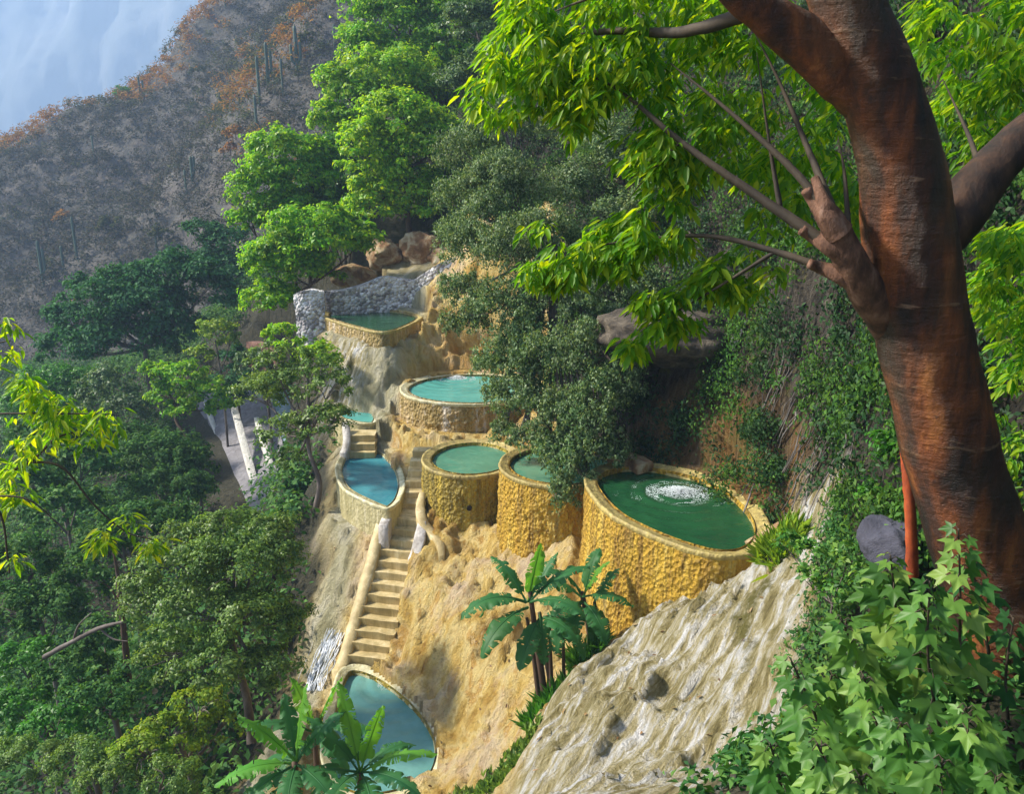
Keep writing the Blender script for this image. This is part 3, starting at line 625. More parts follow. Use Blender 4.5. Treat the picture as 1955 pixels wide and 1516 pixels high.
# right hand curb and the curling ribbon wall
rib = thing('curved_curb', 'white edged curling curb wall between the stairs and the drain hole pool', 'curb wall', PZ(820,1000,-8.4))
beam('ribbon', [PZ(806,940,-7.75), PZ(802,965,-7.95), PZ(806,990,-8.15), PZ(822,1012,-8.35), PZ(840,1035,-8.5), PZ(843,1062,-8.75)], [.14,.22,.26,.24,.20,.14], [.5,.6,.6,.6,.55,.5], M['step'], rib, 50, .012)
beam('curb', [PZ(806,995,-8.2), PZ(800,1030,-8.5), PZ(788,1070,-8.95)], [.22,.30,.32], .4, M['plaster_blue'], rib, 24, .012)
side = thing('side_steps', 'short worn steps climbing between the blue pool and the yellow pool', 'stairs', (-2.7,20,-8.3))
for k in range(6):
    y = 19.55+.36*k; x = -2.62-.0*k+.03*k; top = -8.12+.17*k
    V, F = box_data([x, y, top-.3], np.array([.36,0,0]), np.array([0,.19,0]), np.array([0,0,.3]), .02); mesh_obj('step', V, F, M['step'], side)
tst = thing('pool_steps', 'three broad steps from the teal pool down into the blue pool', 'stairs', PZ(690,860,-8))
for k in range(3):
    c = PZ(692,826+k*16,-7.38-.2*k); V, F = box_data([c[0], c[1], -7.38-.2*k-.3], np.array([.42,0,0]), np.array([0,.30,0]), np.array([0,0,.3]), .015); mesh_obj('step', V, F, M['step'], tst)
beam('side_wall', [PZ(660,806,-7.1), PZ(662,840,-7.45), PZ(655,866,-7.75)], .22, .8, M['plaster_blue'], tst, 20)
# slab gutter at the right of the largest pool, wooden-looking ledge behind
slab = thing('channel_slab', 'flat tan stone slab running up from the largest pool to the cliff', 'stone slab', PZ(1430,1045,-5.95))
beam('slab', [P(1424,1040,12.75), P(1480,1008,12.7), P(1560,955,12.6), P(1610,915,12.5)], [.30,.34,.30,.2], .16, M['rock_rust'], slab, 30, .03)
ledge = thing('stone_ledge', 'tan stone ledge behind the left end of the largest pool', 'stone ledge', P(1200,885,17.0))
beam('ledge', [P(1165,862,17.0), P(1200,868,16.8), P(1232,885,16.3)], .42, .22, M['rock_rust'], ledge, 20, .05)

# ------------------------------------------------------------------ ruined rubble wall and rocks behind the top pool
def wall_strip(name, tops, thick, drop, mat, label, cat, n=60):
    tops = resample(np.array(tops), n); t_ = norm(np.gradient(tops[:,:2], axis=0)); s = np.stack([-t_[:,1], t_[:,0], 0*t_[:,0]], 1)
    rows = []; zz = np.linspace(0,1,16)
    for z in zz: rows.append(tops - s*thick*.5 - np.array([0,0,1])*(drop*z))
    front = np.concatenate(rows); back = front + np.tile(s*thick, (16,1))
    front = front + (fbm(front*3.5, 4, 121)-.5)[:,None]*.25*np.array([.5,1,.3])
    F = grid_faces(n, 16); topV = np.concatenate([front[:n], back[:n]]); Vm, Fm = merge([(front, F[:, ::-1]), (back, F), (topV, grid_faces(n, 2))])
    return tag(mesh_obj(name, Vm, Fm, mat, smooth=True), label, cat)
wall_strip('rubble_wall', [P(625,556,30.6), P(660,552,31.0), P(700,540,31.3), P(730,528,31.5), P(760,530,31.6), P(790,534,31.6), P(815,520,31.4), P(845,500,31.2), P(875,488,31.2), P(930,480,31.3)], .5, 2.2, M['rubble'], 'grey and white rubble wall along the back of the topmost pool', 'stone wall')
wall_strip('rubble_pier', [P(570,560,29.8), P(590,552,29.6), P(618,556,29.7)], .5, 2.6, M['rubble'], 'mottled grey stone pier left of the topmost pool', 'stone wall', 24)
def rock(name, c, r, mat, label, seed, cat='rock'):
    nu, nv = 40, 24; a = np.linspace(0,2*np.pi,nu,endpoint=False); b = np.linspace(.02,math.pi-.02,nv)
    A, B = np.meshgrid(a, b); d = np.stack([np.cos(A)*np.sin(B), np.sin(A)*np.sin(B), np.cos(B)], 2).reshape(-1,3)
    k = 1+(fbm(d*1.7+seed, 4, seed)-.5)*.8+(fbm(d*6+seed,3,seed+1)-.5)*.18; V = np.array(c)+d*k[:,None]*np.array(r)
    return tag(mesh_obj(name, V, grid_faces(nu, nv, True), mat, smooth=True), label, cat)
rock('boulder', P(735,488,34.5), (.8,.75,.7), M['rock_rust'], 'rust brown boulder above the rubble wall, nearer its left end', 3)
rock('boulder', P(805,480,34.5), (.95,.85,.9), M['rock_rust'], 'pale tan boulder under the bright trees, above the middle of the rubble wall', 9)
rock('boulder', P(672,528,33.5), (.9,.7,.5), M['rock_rust'], 'low orange rock resting behind the left end of the rubble wall', 15)
rock('boulder', P(850,495,34.0), (.8,.7,.6), M['rock_rust'], 'orange rock behind the right end of the rubble wall', 21)
rock('boulder', P(1698,1040,7.6), (.27,.40,.25), M['rock_grey'], 'slate blue boulder beside the red stem', 27)

M['rock_brown'] = rock_mat('brown_rubbly_rock', [(.3,(.012,.009,.006)),(.45,(.045,.034,.023)),(.58,(.10,.078,.053)),(.72,(.20,.165,.12))], 3.6)
rock('rock_overhang', P(1290,640,17.75), (1.7,1.2,.62), M['rock_brown'], 'brown rocky overhang on the cliff above the largest pool', 41)
rock('rock_overhang', P(1185,690,19.1), (1.1,.9,.55), M['rock_brown'], 'smaller brown rocky overhang left of the bigger one on the cliff', 47)
# road and kerbs far below
road = []
rl = [P(360,770,47), P(420,860,42), P(450,930,37), P(475,1000,33)]; rr_ = [P(520,760,46), P(540,860,40), P(560,930,35), P(590,1000,31)]
a = ROAD_L; b_ = ROAD_R; u = np.linspace(0,1,8); V = (a[:,None]*(1-u)[None,:,None]+b_[:,None]*u[None,:,None]).reshape(-1,3); V[:,2] += .6
w2 = ROAD_R+np.array([1.8,.2,-.1]); Vc = (ROAD_R[:,None]*(1-u)[None,:,None]+w2[:,None]*u[None,:,None]).reshape(-1,3); Vc[:,2] += .55+(fbm(Vc*2,3,141)-.5)*.2
struct(mesh_obj('water', Vc, grid_faces(8,30), M['stream'], smooth=True), 'pale blue stream running beside the concrete walkway', 'water')
struct(mesh_obj('footpath', V, grid_faces(8,30), M['concrete']), 'grey concrete walkway down the valley', 'path')
def kerb(pts, label, w=.3): 
    o = beam('kerb', pts, w, .35, M['white_kerb'], None, 30, .02); tag(o, label, 'kerb', 'white kerbs of the valley walkway')
up_ = np.array([0,0,.85])
kerb([P(450,805,42)+up_, P(470,880,38.5)+up_, P(494,968,35)+up_], 'long white kerb down the middle of the concrete walkway', .34)
kerb([P(492,825,41)+up_, P(508,880,38.5)+up_, P(520,915,37)+up_], 'shorter white kerb on the pool side of the walkway', .26)
kerb([P(395,790,45)+up_, P(415,850,43)+up_, P(432,905,40)+up_], 'white kerb at the forest edge of the walkway', .24)
wall_strip('rust_wall', [P(476,652,44), P(500,655,43), P(535,680,42)], .4, 1.6, M['rust_wall'], 'small rust red wall at the top of the valley walkway', 'wall', 20)

# ------------------------------------------------------------------ trees
def crown_data(blobs, leaf, cover=3.2, clumps=38, kind=4, flat=.7, clump_r=.26, aspect=.5, shell=.45, droop=.15, hang=0.0):
    Vs = []
    for px, py, rx, ry, Y in blobs:
        s = scale_at(px, py, Y); c = P(px, py, Y); rad = np.array([rx*s, (rx+ry)*.42*s, ry*s])
        area = math.pi*rad[0]*rad[2]; n = int(cover*area/(.5*leaf*leaf*aspect)); n = max(60, min(n, 26000))
        nc = max(6, int(clumps*min(2.2, max(.4, (rad[0]*rad[2])**.5/1.6)))); d = rdir(nc); d[:,2] = np.where(d[:,2] < -.35, -d[:,2], d[:,2])
        rr = (shell+(1-shell)*RS.rand(nc))**.7; cc = c + d*rad*rr[:,None]; cr = clump_r*rad.mean()*(.6+.8*RS.rand(nc))
        k = RS.randint(0, nc, n); e = rdir(n); e[:,2] = np.where(RS.rand(n) < .65, np.abs(e[:,2]), e[:,2])
        q = (RS.rand(n)**.45)*(1+.25*RS.normal(size=n)); pos = cc[k]+e*(cr[k]*q)[:,None]*np.array([1.15,1.15,flat])
        nrm = norm(e*.7+norm(pos-c)*.5+rdir(n)*.75+np.array([0,0,.35])); ax = np.cross(nrm, rdir(n)); ax[:,2] -= hang
        sz = leaf*(.65+.7*RS.rand(n)); Vs.append(leaf_data(pos, ax, nrm, sz, sz*aspect*(.8+.4*RS.rand(n)), kind, droop=droop))
    return merge(Vs)
def ground_at(x, y): return hgt(x, y)
def tree(name, label, blobs, mat, leaf, trunk=None, cat='tree', group=None, limbs=True, bark='bark', tr=.12, twigs=0, **kw):
    cs = np.array([P(b[0], b[1], b[4]) for b in blobs]); w = np.array([b[2]*b[3] for b in blobs], float); cen = (cs*w[:,None]).sum(0)/w.sum()
    if trunk is None:
        lo = cs[:,2].min(); gx, gy = cen[0]*1.0, cen[1]+.3; gz = min(ground_at(gx, gy), lo-.4)
        base = np.array([gx, gy, gz-.3]); tp = [base, base*.45+cen*.55+np.array([.1,0,0]), cen]
    else: tp = [np.array(p, float) for p in trunk]; base = tp[0]
    root = thing(name, label, cat, base, group)
    mesh_obj('crown', *crown_data(blobs, leaf, **kw), M[mat], root)
    tb = [tube_data(tp, np.linspace(tr, tr*.5, len(tp)), 9, 14, .25)]
    if limbs:
        for c_, b in zip(cs, blobs):
            st = tp[-1]*.35+tp[max(0,len(tp)-2)]*.65; md = (st+c_)/2+np.array([0,0,-.15*np.linalg.norm(c_-st)*.4]); tb.append(tube_data([st, md, c_], [tr*.5, tr*.36, tr*.14], 6, 9, .2))
            sr = scale_at(b[0], b[1], b[4])*b[2]
            for _ in range(3+twigs):
                e = rdir(1)[0]; e[2] = abs(e[2])*.5; tb.append(tube_data([md*.4+c_*.6, c_+e*sr*.35, c_+e*sr*.8], [tr*.2, tr*.12, tr*.04], 5, 7))
    mesh_obj('trunk', *merge(tb), M[bark], root, smooth=True); return root

def fat(bl, k=1.16): return [(b[0], b[1], b[2]*k, b[3]*k, b[4]) for b in bl]
BT = 'bright trees on the far slope'
tree('tree', 'bright green feathery tree with thin forked trunk left of the rubble wall', fat([(590,455,80,50,32),(540,510,70,50,32),(645,470,70,45,32.5),(520,575,55,35,31.5),(700,450,30,25,33),(590,520,60,40,32.2),(620,420,45,25,32.6)]), 'bright', .17, [P(582,665,30.6), P(583,610,30.8), P(592,570,31.2), P(590,500,32)], tr=.10, bark='brown_bark', cover=4.6, clumps=75, clump_r=.22)
tree('tree', 'round bright green tree nearest the dry hillside', fat([(545,310,72,55,38),(500,370,55,50,37.5),(585,350,60,50,38.2),(470,425,35,28,37.2),(560,410,80,40,37.6),(610,300,30,30,38.5)]), 'bright', .20, tr=.14, bark='brown_bark', cover=4.6, clumps=75, clump_r=.22)
tree('tree', 'mid green tree sunk between two brighter trees on the far slope', fat([(650,330,55,60,40),(620,400,55,45,39.5),(680,400,45,50,39.5)]), 'mid', .20, tr=.13, cover=4.6, clumps=75, clump_r=.22)
tree('tree', 'drooping lime green tree above the rust boulders', fat([(770,235,85,50,36),(700,300,45,70,35.5),(800,310,65,70,35.7),(715,395,55,55,35.2),(830,390,45,55,35.4),(760,370,60,60,35.6),(850,270,40,50,36)]), 'lime', .19, [P(790,500,35), P(780,430,35.4), P(775,350,35.8), P(770,270,36)], tr=.16, bark='brown_bark', cover=4.6, clumps=75, clump_r=.22)
tree('tree', 'lime green tree with a sunlit left edge behind the drooping tree', fat([(745,150,95,50,42),(690,190,55,35,41.5),(645,170,45,40,41.8),(630,235,40,35,41),(800,190,70,45,42),(670,240,50,30,41.2)]), 'lime', .21, tr=.16, bark='brown_bark', cover=4.6, clumps=75, clump_r=.22)
tree('tree', 'tall mid green tree touching the top edge above the lime trees', fat([(750,45,85,55,46),(700,95,55,40,45.5),(840,20,80,50,46.5),(700,0,45,45,46),(860,95,70,45,45),(800,110,60,35,45)]), 'bright', .22, tr=.18, cover=4.6, clumps=75, clump_r=.22)
tree('tree', 'mid green tree filling the gap behind the rust boulders', [(690,290,50,70,43),(770,440,60,40,38),(850,350,50,80,39),(690,440,45,40,37.5),(860,440,40,50,37)], 'mid', .2, tr=.12, cover=4, clumps=60)
tree('tree', 'bright green tree at the top edge right of the tall one', [(880,30,60,50,49),(930,80,50,50,48),(850,160,55,50,47),(890,220,45,45,46)], 'bright', .22, tr=.15, cover=4, clumps=60)
tree('tree', 'grey green tree at the top between the bright slope and the canopy leaves', [(910,60,75,65,40),(960,20,60,50,40),(930,150,75,60,38),(870,170,50,45,39),(990,130,60,60,37)], 'dull', .16, tr=.16)
tree('hanging_tree', 'big dull green tree hanging over the streaked pool and the orange pool', [(900,300,75,65,23),(960,240,70,60,24),(880,390,60,60,22),(970,370,85,80,21.5),(900,480,75,60,20.8),(985,490,90,80,20),(880,560,55,45,20),(960,600,90,70,19.2),(890,620,55,40,19.6),(1050,580,75,80,19),(980,700,80,65,18.4),(1060,700,80,75,18),(1010,785,75,50,17.6),(1090,790,70,60,17.2),(1070,870,55,50,16.6),(1120,860,55,45,16.4),(1075,950,32,50,15.9),(950,760,35,45,18.4),(940,350,70,60,21.8),(1040,450,70,60,20.2),(930,420,70,60,21),(1000,650,60,60,18.8),(1110,600,55,70,18.6),(1150,760,55,60,17),(1050,860,55,60,16.8),(1000,740,55,50,18),(1120,680,50,70,17.6),(1180,640,60,60,18.5),(1190,730,50,55,17.3),(1130,820,60,55,16.6),(1170,870,45,40,16.4),(1090,900,50,50,16.1),(960,830,30,35,18.6),(1000,840,45,30,17.4),(1070,800,70,50,17),(1200,560,70,60,19.5),(1130,930,25,35,15.9),(870,460,45,50,22),(930,700,35,35,19)], 'hanging', .072, [P(1220,640,19.6), P(1160,560,20), P(1080,480,20.3), P(1000,420,20.8)], tr=.12, cover=2.5, clumps=210, hang=.7, twigs=3, clump_r=.16, flat=1.7, shell=.25)
tree('cliff_tree', 'blue green tree clinging to the cliff behind the canopy branches', [(1090,250,80,65,25),(1170,300,70,70,23),(1100,370,75,65,22.5),(1180,430,70,60,21.5),(1120,480,60,50,21),(1060,180,60,50,26),(1250,400,60,60,20.5)], 'hanging', .08, tr=.13, cover=2.8, clumps=160, clump_r=.18, flat=1.3, shell=.25)
tree('tree', 'sprawling dark green tree, the largest crown beside the dry hillside', [(250,575,110,65,46),(160,625,75,60,46),(330,535,90,55,46.5),(390,560,70,65,46),(230,660,120,55,45),(120,670,55,50,46),(330,640,80,50,45),(290,600,100,60,45.5),(170,560,50,40,47)], 'dark', .26, [P(290,745,45.5), P(280,690,45.5), P(270,620,46)], tr=.22)
tree('tree', 'dark green tree rising behind the sprawling dark crown', [(430,475,55,45,55),(385,445,40,25,55),(455,535,50,45,54),(400,510,55,40,54.5)], 'dark', .27, tr=.2)
tree('tree', 'thin grey green tree with several bare stems beside the blue pool', [(560,745,80,45,21.5),(500,760,60,50,22),(630,745,50,45,21.2),(600,810,65,40,20.8),(540,830,55,45,21),(645,800,35,35,20.6),(520,690,55,35,22),(590,700,60,35,21.8),(560,880,35,30,20.8)], 'olive', .10, [P(604,968,20.3), P(610,920,20.4), P(590,860,20.7), P(585,780,21)], tr=.09, cover=1.7, clumps=50, twigs=3, clump_r=.22)
tree('tree', 'small yellow green tree between the rust wall and the topmost pool', [(540,640,40,24,27),(600,675,45,22,26),(560,665,35,22,26.5),(635,690,22,16,26)], 'lime', .14, tr=.06)
tree('tree', 'lime green round tree with a leaning trunk above the valley walkway', [(345,720,55,32,36),(395,745,42,36,36),(315,755,38,30,36),(360,780,50,30,35.8),(300,710,30,22,36.2),(420,780,30,28,35.8)], 'bright', .17, [P(372,865,35), P(352,830,35.4), P(335,795,35.8), P(350,750,36)], tr=.11, bark='brown_bark')
tree('tree', 'little lime tree just above the larger lime round tree', [(412,630,42,24,41),(385,680,32,18,40),(440,650,25,18,41)], 'yellowish', .17, tr=.07)
tree('tree', 'broad olive tree with grey twigs, filling the slope left of the stairs', [(430,1025,90,55,15.5),(510,1030,70,50,15.5),(350,1070,90,70,15),(450,1090,100,70,14.6),(540,1090,60,75,15),(370,1170,100,75,14.4),(470,1180,90,75,14.2),(540,1190,55,65,14.6),(280,1160,65,70,14.8),(420,1270,100,60,13.8),(500,1280,70,50,13.8),(330,1260,75,60,14)], 'olive', .075, [P(480,1420,13.6), P(470,1330,14), P(440,1220,14.4), P(430,1120,14.8)], tr=.10, cover=2.5, clumps=50, twigs=4)
FG = 'dense trees of the valley forest'
fl = [
 ('dull blue green tree left of the lime round tree', [(215,740,60,45,39),(250,790,55,45,38),(180,790,50,40,38.5)], 'dull', .2),
 ('dark rounded tree below the lime round tree', [(300,880,80,55,30),(345,890,50,45,29.5),(250,850,60,45,31),(310,940,80,50,28.5),(370,940,40,40,28)], 'forest', .16),
 ('dark tree behind the overhanging branch', [(90,850,80,60,28),(160,890,70,55,27.5),(60,930,80,60,26),(130,980,80,60,25)], 'forest', .16),
 ('shaded green tree below the sprawling dark crown', [(90,740,70,45,42),(150,740,50,40,42),(40,790,60,45,40),(120,800,60,40,40)], 'mid', .22),
 ('mid green tree beneath the dangling yellow leaf clusters', [(260,1010,80,55,22),(200,1050,70,50,21.5),(330,1000,55,45,22.5),(160,1110,70,50,20)], 'forest', .13),
 ('shadowy tree against the left edge at mid height of the forest', [(50,1080,70,60,19),(30,1170,65,60,18),(110,1180,70,60,18)], 'forest', .115),
 ('green tree below the broad olive tree on its left', [(200,1240,80,60,16),(140,1290,75,55,15.5),(250,1310,75,55,15),(190,1350,80,50,14.5)], 'forest', .095),
 ('bushy tree at the left edge near the bottom corner', [(50,1270,65,55,16),(40,1360,65,55,15),(110,1390,70,50,14)], 'mid', .095),
 ('yellow green bush below the broad olive tree', [(380,1350,60,40,12.8),(320,1410,70,45,12.5),(420,1390,45,35,12.8),(270,1440,65,40,12)], 'yellowish', .07),
 ('leafy bush in the lower left corner', [(60,1455,75,45,12.5),(150,1460,70,45,12),(220,1490,70,40,11.5),(330,1490,70,35,11.2)], 'olive', .075),
 ('dark shrub between the walkway and the broad olive tree', [(560,935,24,20,23.5),(580,920,18,16,23.5)], 'dark', .12),
 ('dark shrub at the forest end of the walkway', [(375,890,40,38,33),(380,930,38,30,32),(355,860,40,35,34)], 'forest', .16),
 ('small green tree under the rust wall', [(450,700,40,40,43),(430,750,45,40,42),(470,740,30,35,42)], 'dark', .2),
 ('grey green tree at the right of the walkway below the rust wall', [(490,700,45,35,38),(520,740,40,30,37)], 'dull', .17),
]
for fi, (lb, bl, mt, lf) in enumerate(fl): tree('forest_tree', lb, bl, mt, lf*(.85+.3*(fi % 3)/2), cat='tree', group=FG, tr=.09, cover=2.6+.5*(fi % 2), aspect=[.5,.34,.68,.42][fi % 4], clump_r=[.26,.19,.22][fi % 3], clumps=[38,70,52][fi % 3], flat=[.7,1.1,.5,.9][fi % 4], twigs=fi % 3*2)

db = [P(85,1255,15.2), P(140,1225,15.0), P(190,1200,14.8), P(235,1188,14.6)]
tag(mesh_obj('dead_branch', *merge([tube_data(db, [.06,.05,.045,.03], 10, 30, .3), tube_data([db[1], P(150,1195,15), P(175,1170,15)], [.03,.02,.01], 7, 14, .3), tube_data([db[2], P(215,1220,14.7), P(245,1225,14.6)], [.025,.018,.008], 7, 14, .3)]), M['bark'], smooth=True), 'bare grey fallen branch lying across the forest canopy lower left', 'branch')
tag(mesh_obj('dead_tree', *merge([tube_data([P(246,1300,15.6), P(236,1200,15.5), P(230,1150,15.6), P(224,1095,15.8), P(214,1040,15.9)], [.07,.065,.055,.04,.012], 10, 40, .4), tube_data([P(231,1160,15.6), P(212,1125,15.5), P(190,1110,15.4)], [.03,.02,.006], 7, 14, .3)]), M['brown_bark'], smooth=True), 'thin brown dead tree standing above the grey fallen branch', 'dead tree')
# forest undergrowth: nobody could count it
def scatter_clumps(name, label, pts, nrm, rad, leaf, per, mat, cat='undergrowth', aspect=.5, hang=0):
    n = len(pts)*per; k = np.repeat(np.arange(len(pts)), per); e = rdir(n)
    e = np.where((np.sum(e*nrm[k], 1) < -.1)[:,None], -e, e); pos = pts[k]+e*(rad[k]*RS.rand(n)**.5)[:,None]
    nn = norm(e*.6+nrm[k]*.5+rdir(n)*.7); ax = np.cross(nn, rdir(n)); ax[:,2] -= hang; s = leaf*(.6+.8*RS.rand(n))
    V, F = leaf_data(pos, ax, nn, s, s*aspect, 4); return struct(mesh_obj(name, V, F, M[mat]), label, cat, 'stuff')
n = 5200; X = -50+RS.rand(n)*46; Y = 8+RS.rand(n)**1.3*70; k = (X < np.interp(Y,[8,12,16,20,26,31,40,80],[-3.8,-5.8,-5.7,-5.9,-6.5,-8.5,-8,-3])) & (X > -.95*Y-6)
rd = .5*(k+0)  # keep off the walkway
rp = np.concatenate([a, b_]); 
for q in ((a+b_)/2): k &= ((X-q[0])**2+(Y-q[1])**2 > 8)
X, Y = X[k], Y[k]; pts = np.stack([X, Y, hgt_v(X, Y)+.25], 1); nr = np.tile([-.3,-.3,.9], (len(X),1))
scatter_clumps('undergrowth', 'dense dark undergrowth covering the valley side', pts, norm(nr), .5+.9*RS.rand(len(X)), .2, 70, 'forest')
# cliff plants
cz = (cliff.ravel() > .6) & (Vg[:,1] > 7) & (Vg[:,1] < 60); idx = np.where(cz)[0]
fa = Fg; c3 = Vg[fa].mean(1); ar = np.linalg.norm(np.cross(Vg[fa[:,2]]-Vg[fa[:,0]], Vg[fa[:,3]]-Vg[fa[:,1]]), axis=1)*.5; nf = norm(np.cross(Vg[fa[:,2]]-Vg[fa[:,0]], Vg[fa[:,3]]-Vg[fa[:,1]]))
ok = (cliff.ravel()[fa].mean(1) > .7) & (c3[:,1] > 1) & (c3[:,1] < 48) & (c3[:,0] < 17); w = ar*ok; print('cliff area', w.sum())
n = 9500; pick = RS.choice(len(fa), n, p=w/w.sum()); p3 = c3[pick]+RS.normal(size=(n,3))*.12; nr = norm(nf[pick]+np.array([-.2,-.2,.5]))
den = fbm(p3*.55, 4, 131); bare = np.zeros(n)
for (px, py, Y, r_) in ((1300,720,17.9,1.7),(1380,850,15.8,1.3),(1220,820,18.5,1.2),(1540,830,13.2,1.5),(1490,920,13.2,1.3),(1570,640,13.6,1.2),(1300,860,16.9,1.0),(1600,700,13.4,.9)):
    bare = np.maximum(bare, np.exp(-(np.sum((p3-P(px,py,Y))**2,1)/r_**2)))
kk = np.where((den > .34) & (bare < .78+.9*(den-.5)*2))[0]
pk = fbm(p3*.9, 3, 133)+RS.normal(size=n)*.06
h1 = kk[pk[kk] < .52]; h2 = kk[pk[kk] >= .52]
scatter_clumps('cliff_undergrowth', 'dark leafy creepers covering the cliff', p3[h1]+nr[h1]*.1, nr[h1], .18+.40*RS.rand(len(h1)), .085, 95, 'creeper', hang=.6)
scatter_clumps('cliff_undergrowth', 'lighter green creepers mixed over the cliff', p3[h2]+nr[h2]*.15, nr[h2], .18+.38*RS.rand(len(h2)), .08, 95, 'creeper_light', hang=.6)

sg = (soilr.ravel()[fa].mean(1) > .4) & (c3[:,1] > 1.0) & (c3[:,1] < 11) & (cliff.ravel()[fa].mean(1) < .8) & (c3[:,0] < 7); w2 = ar*sg; pick = RS.choice(len(fa), 700, p=w2/w2.sum())
scatter_clumps('ground_cover', 'dark leafy ground cover under the foreground shrub', c3[pick], norm(nf[pick]+np.array([-.1,-.3,.3])), .12+.18*RS.rand(700), .07, 40, 'forest', 'ground cover')
# hanging roots on the cliff
rts = thing('hanging_roots', 'grey aerial roots hanging down the cliff left of the red trunk', 'roots', P(1560,850,12.8))
tb = []
for i in range(48):
    x = 1480+RS.rand()*190; y0 = 600+RS.rand()*240; L_ = 90+RS.rand()*200; sl = -.22-.35*RS.rand(); pts = []
    for f in np.linspace(0,1,7):
        q = ground_hit(x+sl*L_*f+RS.normal()*4, y0+L_*f, 8, 20); pts.append(q+np.array([-.05,-.10,.02])*(.6+.3*RS.rand()))
    tb.append(tube_data(pts, np.interp(np.linspace(0,1,7),[0,.5,1],[.008,.015,.010])*(.5+1.6*RS.rand()**2), 6, 24, .3))
mesh_obj('root', *merge(tb), M['root_bark'], rts, smooth=True)

# ------------------------------------------------------------------ banana plants
def banana_leaf(base, d0, L, w, droop, mat, parent, twist=0, torn=.6):
    n = 84; t_ = np.linspace(0,1,n); d0 = norm(np.array(d0, float)); p = np.array(base, float); pts = []; d = d0.copy()
    for i in range(n): pts.append(p.copy()); d = norm(d+np.array([0,0,-droop/n*(.4+1.6*t_[i])])); p = p+d*L/n
    pts = np.array(pts); tg = norm(np.gradient(pts, axis=0)); s = norm(np.cross(tg, np.array([0,0,1.0])+1e-3)); up = np.cross(s, tg)
    s = s*math.cos(twist)+up*math.sin(twist); up = np.cross(s, tg)
    pet = .16; prof = np.where(t_ < pet, .0, np.clip(np.sin(np.clip((t_-pet)/(1-pet),0,1)**.75*np.pi),0,1)**.55)*w*.5
    V, F = [], []
    for sg in (-1, 1):
        u = np.linspace(0,1,5); jag = 1-torn*.3*fbm(np.stack([t_*14+RS.rand()*9,0*t_+sg,0*t_],1),2,RS.randint(99))
        G = np.stack([pts+s*(sg*prof*x*(1 if x < 1 else jag if 0 else 1))[:,None]*1.0 + up*(.10*prof*np.sin(x*2.2)-.30*prof*x*x)[:,None]*1.0 for x in u], 1)
        G[:,4] = G[:,3]+(G[:,4]-G[:,3])*(jag*1.4-.4)[:,None]
        # tears: shift segments along the blade a little
        G[:,3:] += tg[:,None,:]*((fbm(np.stack([t_*9+RS.rand()*9,0*t_,0*t_],1),2,7)-.5)*.10)[:,None,None]+up[:,None,:]*((fbm(np.stack([t_*11+RS.rand()*9,0*t_,0*t_],1),2,9)-.5)*.09)[:,None,None]
        f = grid_faces(5, n); rowi = f[:,0]//5; cut = np.where(RS.rand(n) < torn*.30)[0]; ok = ~(np.isin(rowi, cut) & (f[:,0] % 5 >= RS.randint(1,4,size=len(f))))
        V.append(G.reshape(-1,3)); F.append(f[ok] if sg > 0 else f[ok][:, ::-1])
    mid = tube_data(pts-up*.004, np.interp(t_,[0,pet,1],[.022,.018,.004])*(w/.36), 6)
    return mesh_obj('leaf', *merge(list(zip(V, F))+[mid]), mat, parent, smooth=True)
def banana(label, base, stems, leaves, grp):
    root = thing('banana_plant', label, 'banana plant', base, grp)
    for a_, b2, r in stems: mesh_obj('stem', *tube_data([a_, (np.array(a_)+b2)/2+RS.normal(size=3)*.02, b2], [r, r*.8, r*.55], 9, 10, .15), M['brown_bark'], root, smooth=True)
    for L in leaves: banana_leaf(*L[:5], M[L[5]], root, L[6] if len(L) > 6 else 0)
    return root
def lv(px, py, Y, tx, ty, Lm, w, droop, mt='banana', dy=-.2, tw=0):   # leaf from pixel towards pixel
    b0 = P(px, py, Y); e = P(tx, ty, Y+dy)-b0; k_ = 1.0 if Y > 11.5 else 1.18
    return (b0, e, Lm*k_, w*1.1*k_, droop, mt, tw)
B1 = 'banana plants in the gully below the pools'
g1 = P(1045,1345,12.1); t1 = P(1005,1130,12.3)
banana('tallest banana plant in the gully with upright young leaf', g1, [(P(1042,1345,12.1), P(1012,1130,12.3), .075),(P(1030,1345,12.1), P(1006,1180,12.3), .05),(P(1055,1350,12.0), P(1050,1190,12.1), .045),(P(1060,1345,12.1), P(1030,1170,12.2), .06),(P(1078,1335,12.1), P(1075,1180,12.2), .04)],
  [lv(1008,1150,12.3,1030,1040,1.15,.30,.25,'banana_bright',0,1.2), lv(1005,1150,12.3,900,1110,1.35,.42,1.5,'banana',-.3), lv(1008,1160,12.2,935,1185,1.35,.40,1.3,'banana',-.7), lv(1010,1150,12.2,1080,1075,1.3,.34,.9,'banana',.2), lv(1012,1150,12.2,1100,1120,1.2,.38,1.2,'banana',-.5), lv(1005,1150,12.3,970,1080,1.1,.32,.9,'banana',.3), lv(1030,1180,12.2,1000,1230,1.1,.36,.9,'banana',-.7), lv(1030,1180,12.2,1090,1180,1.0,.34,1.3,'banana',-.5), lv(1005,1150,12.3,940,1130,1.1,.34,1.6,'banana',.2), lv(1030,1170,12.2,1040,1250,.9,.32,.8,'banana',-.6), lv(1010,1150,12.2,1050,1060,1.0,.26,.6,'banana',.3), lv(1075,1180,12.2,1120,1230,.8,.3,1.2,'banana',-.4), lv(1075,1180,12.2,1060,1230,.7,.3,1.0,'banana',-.6)], B1)
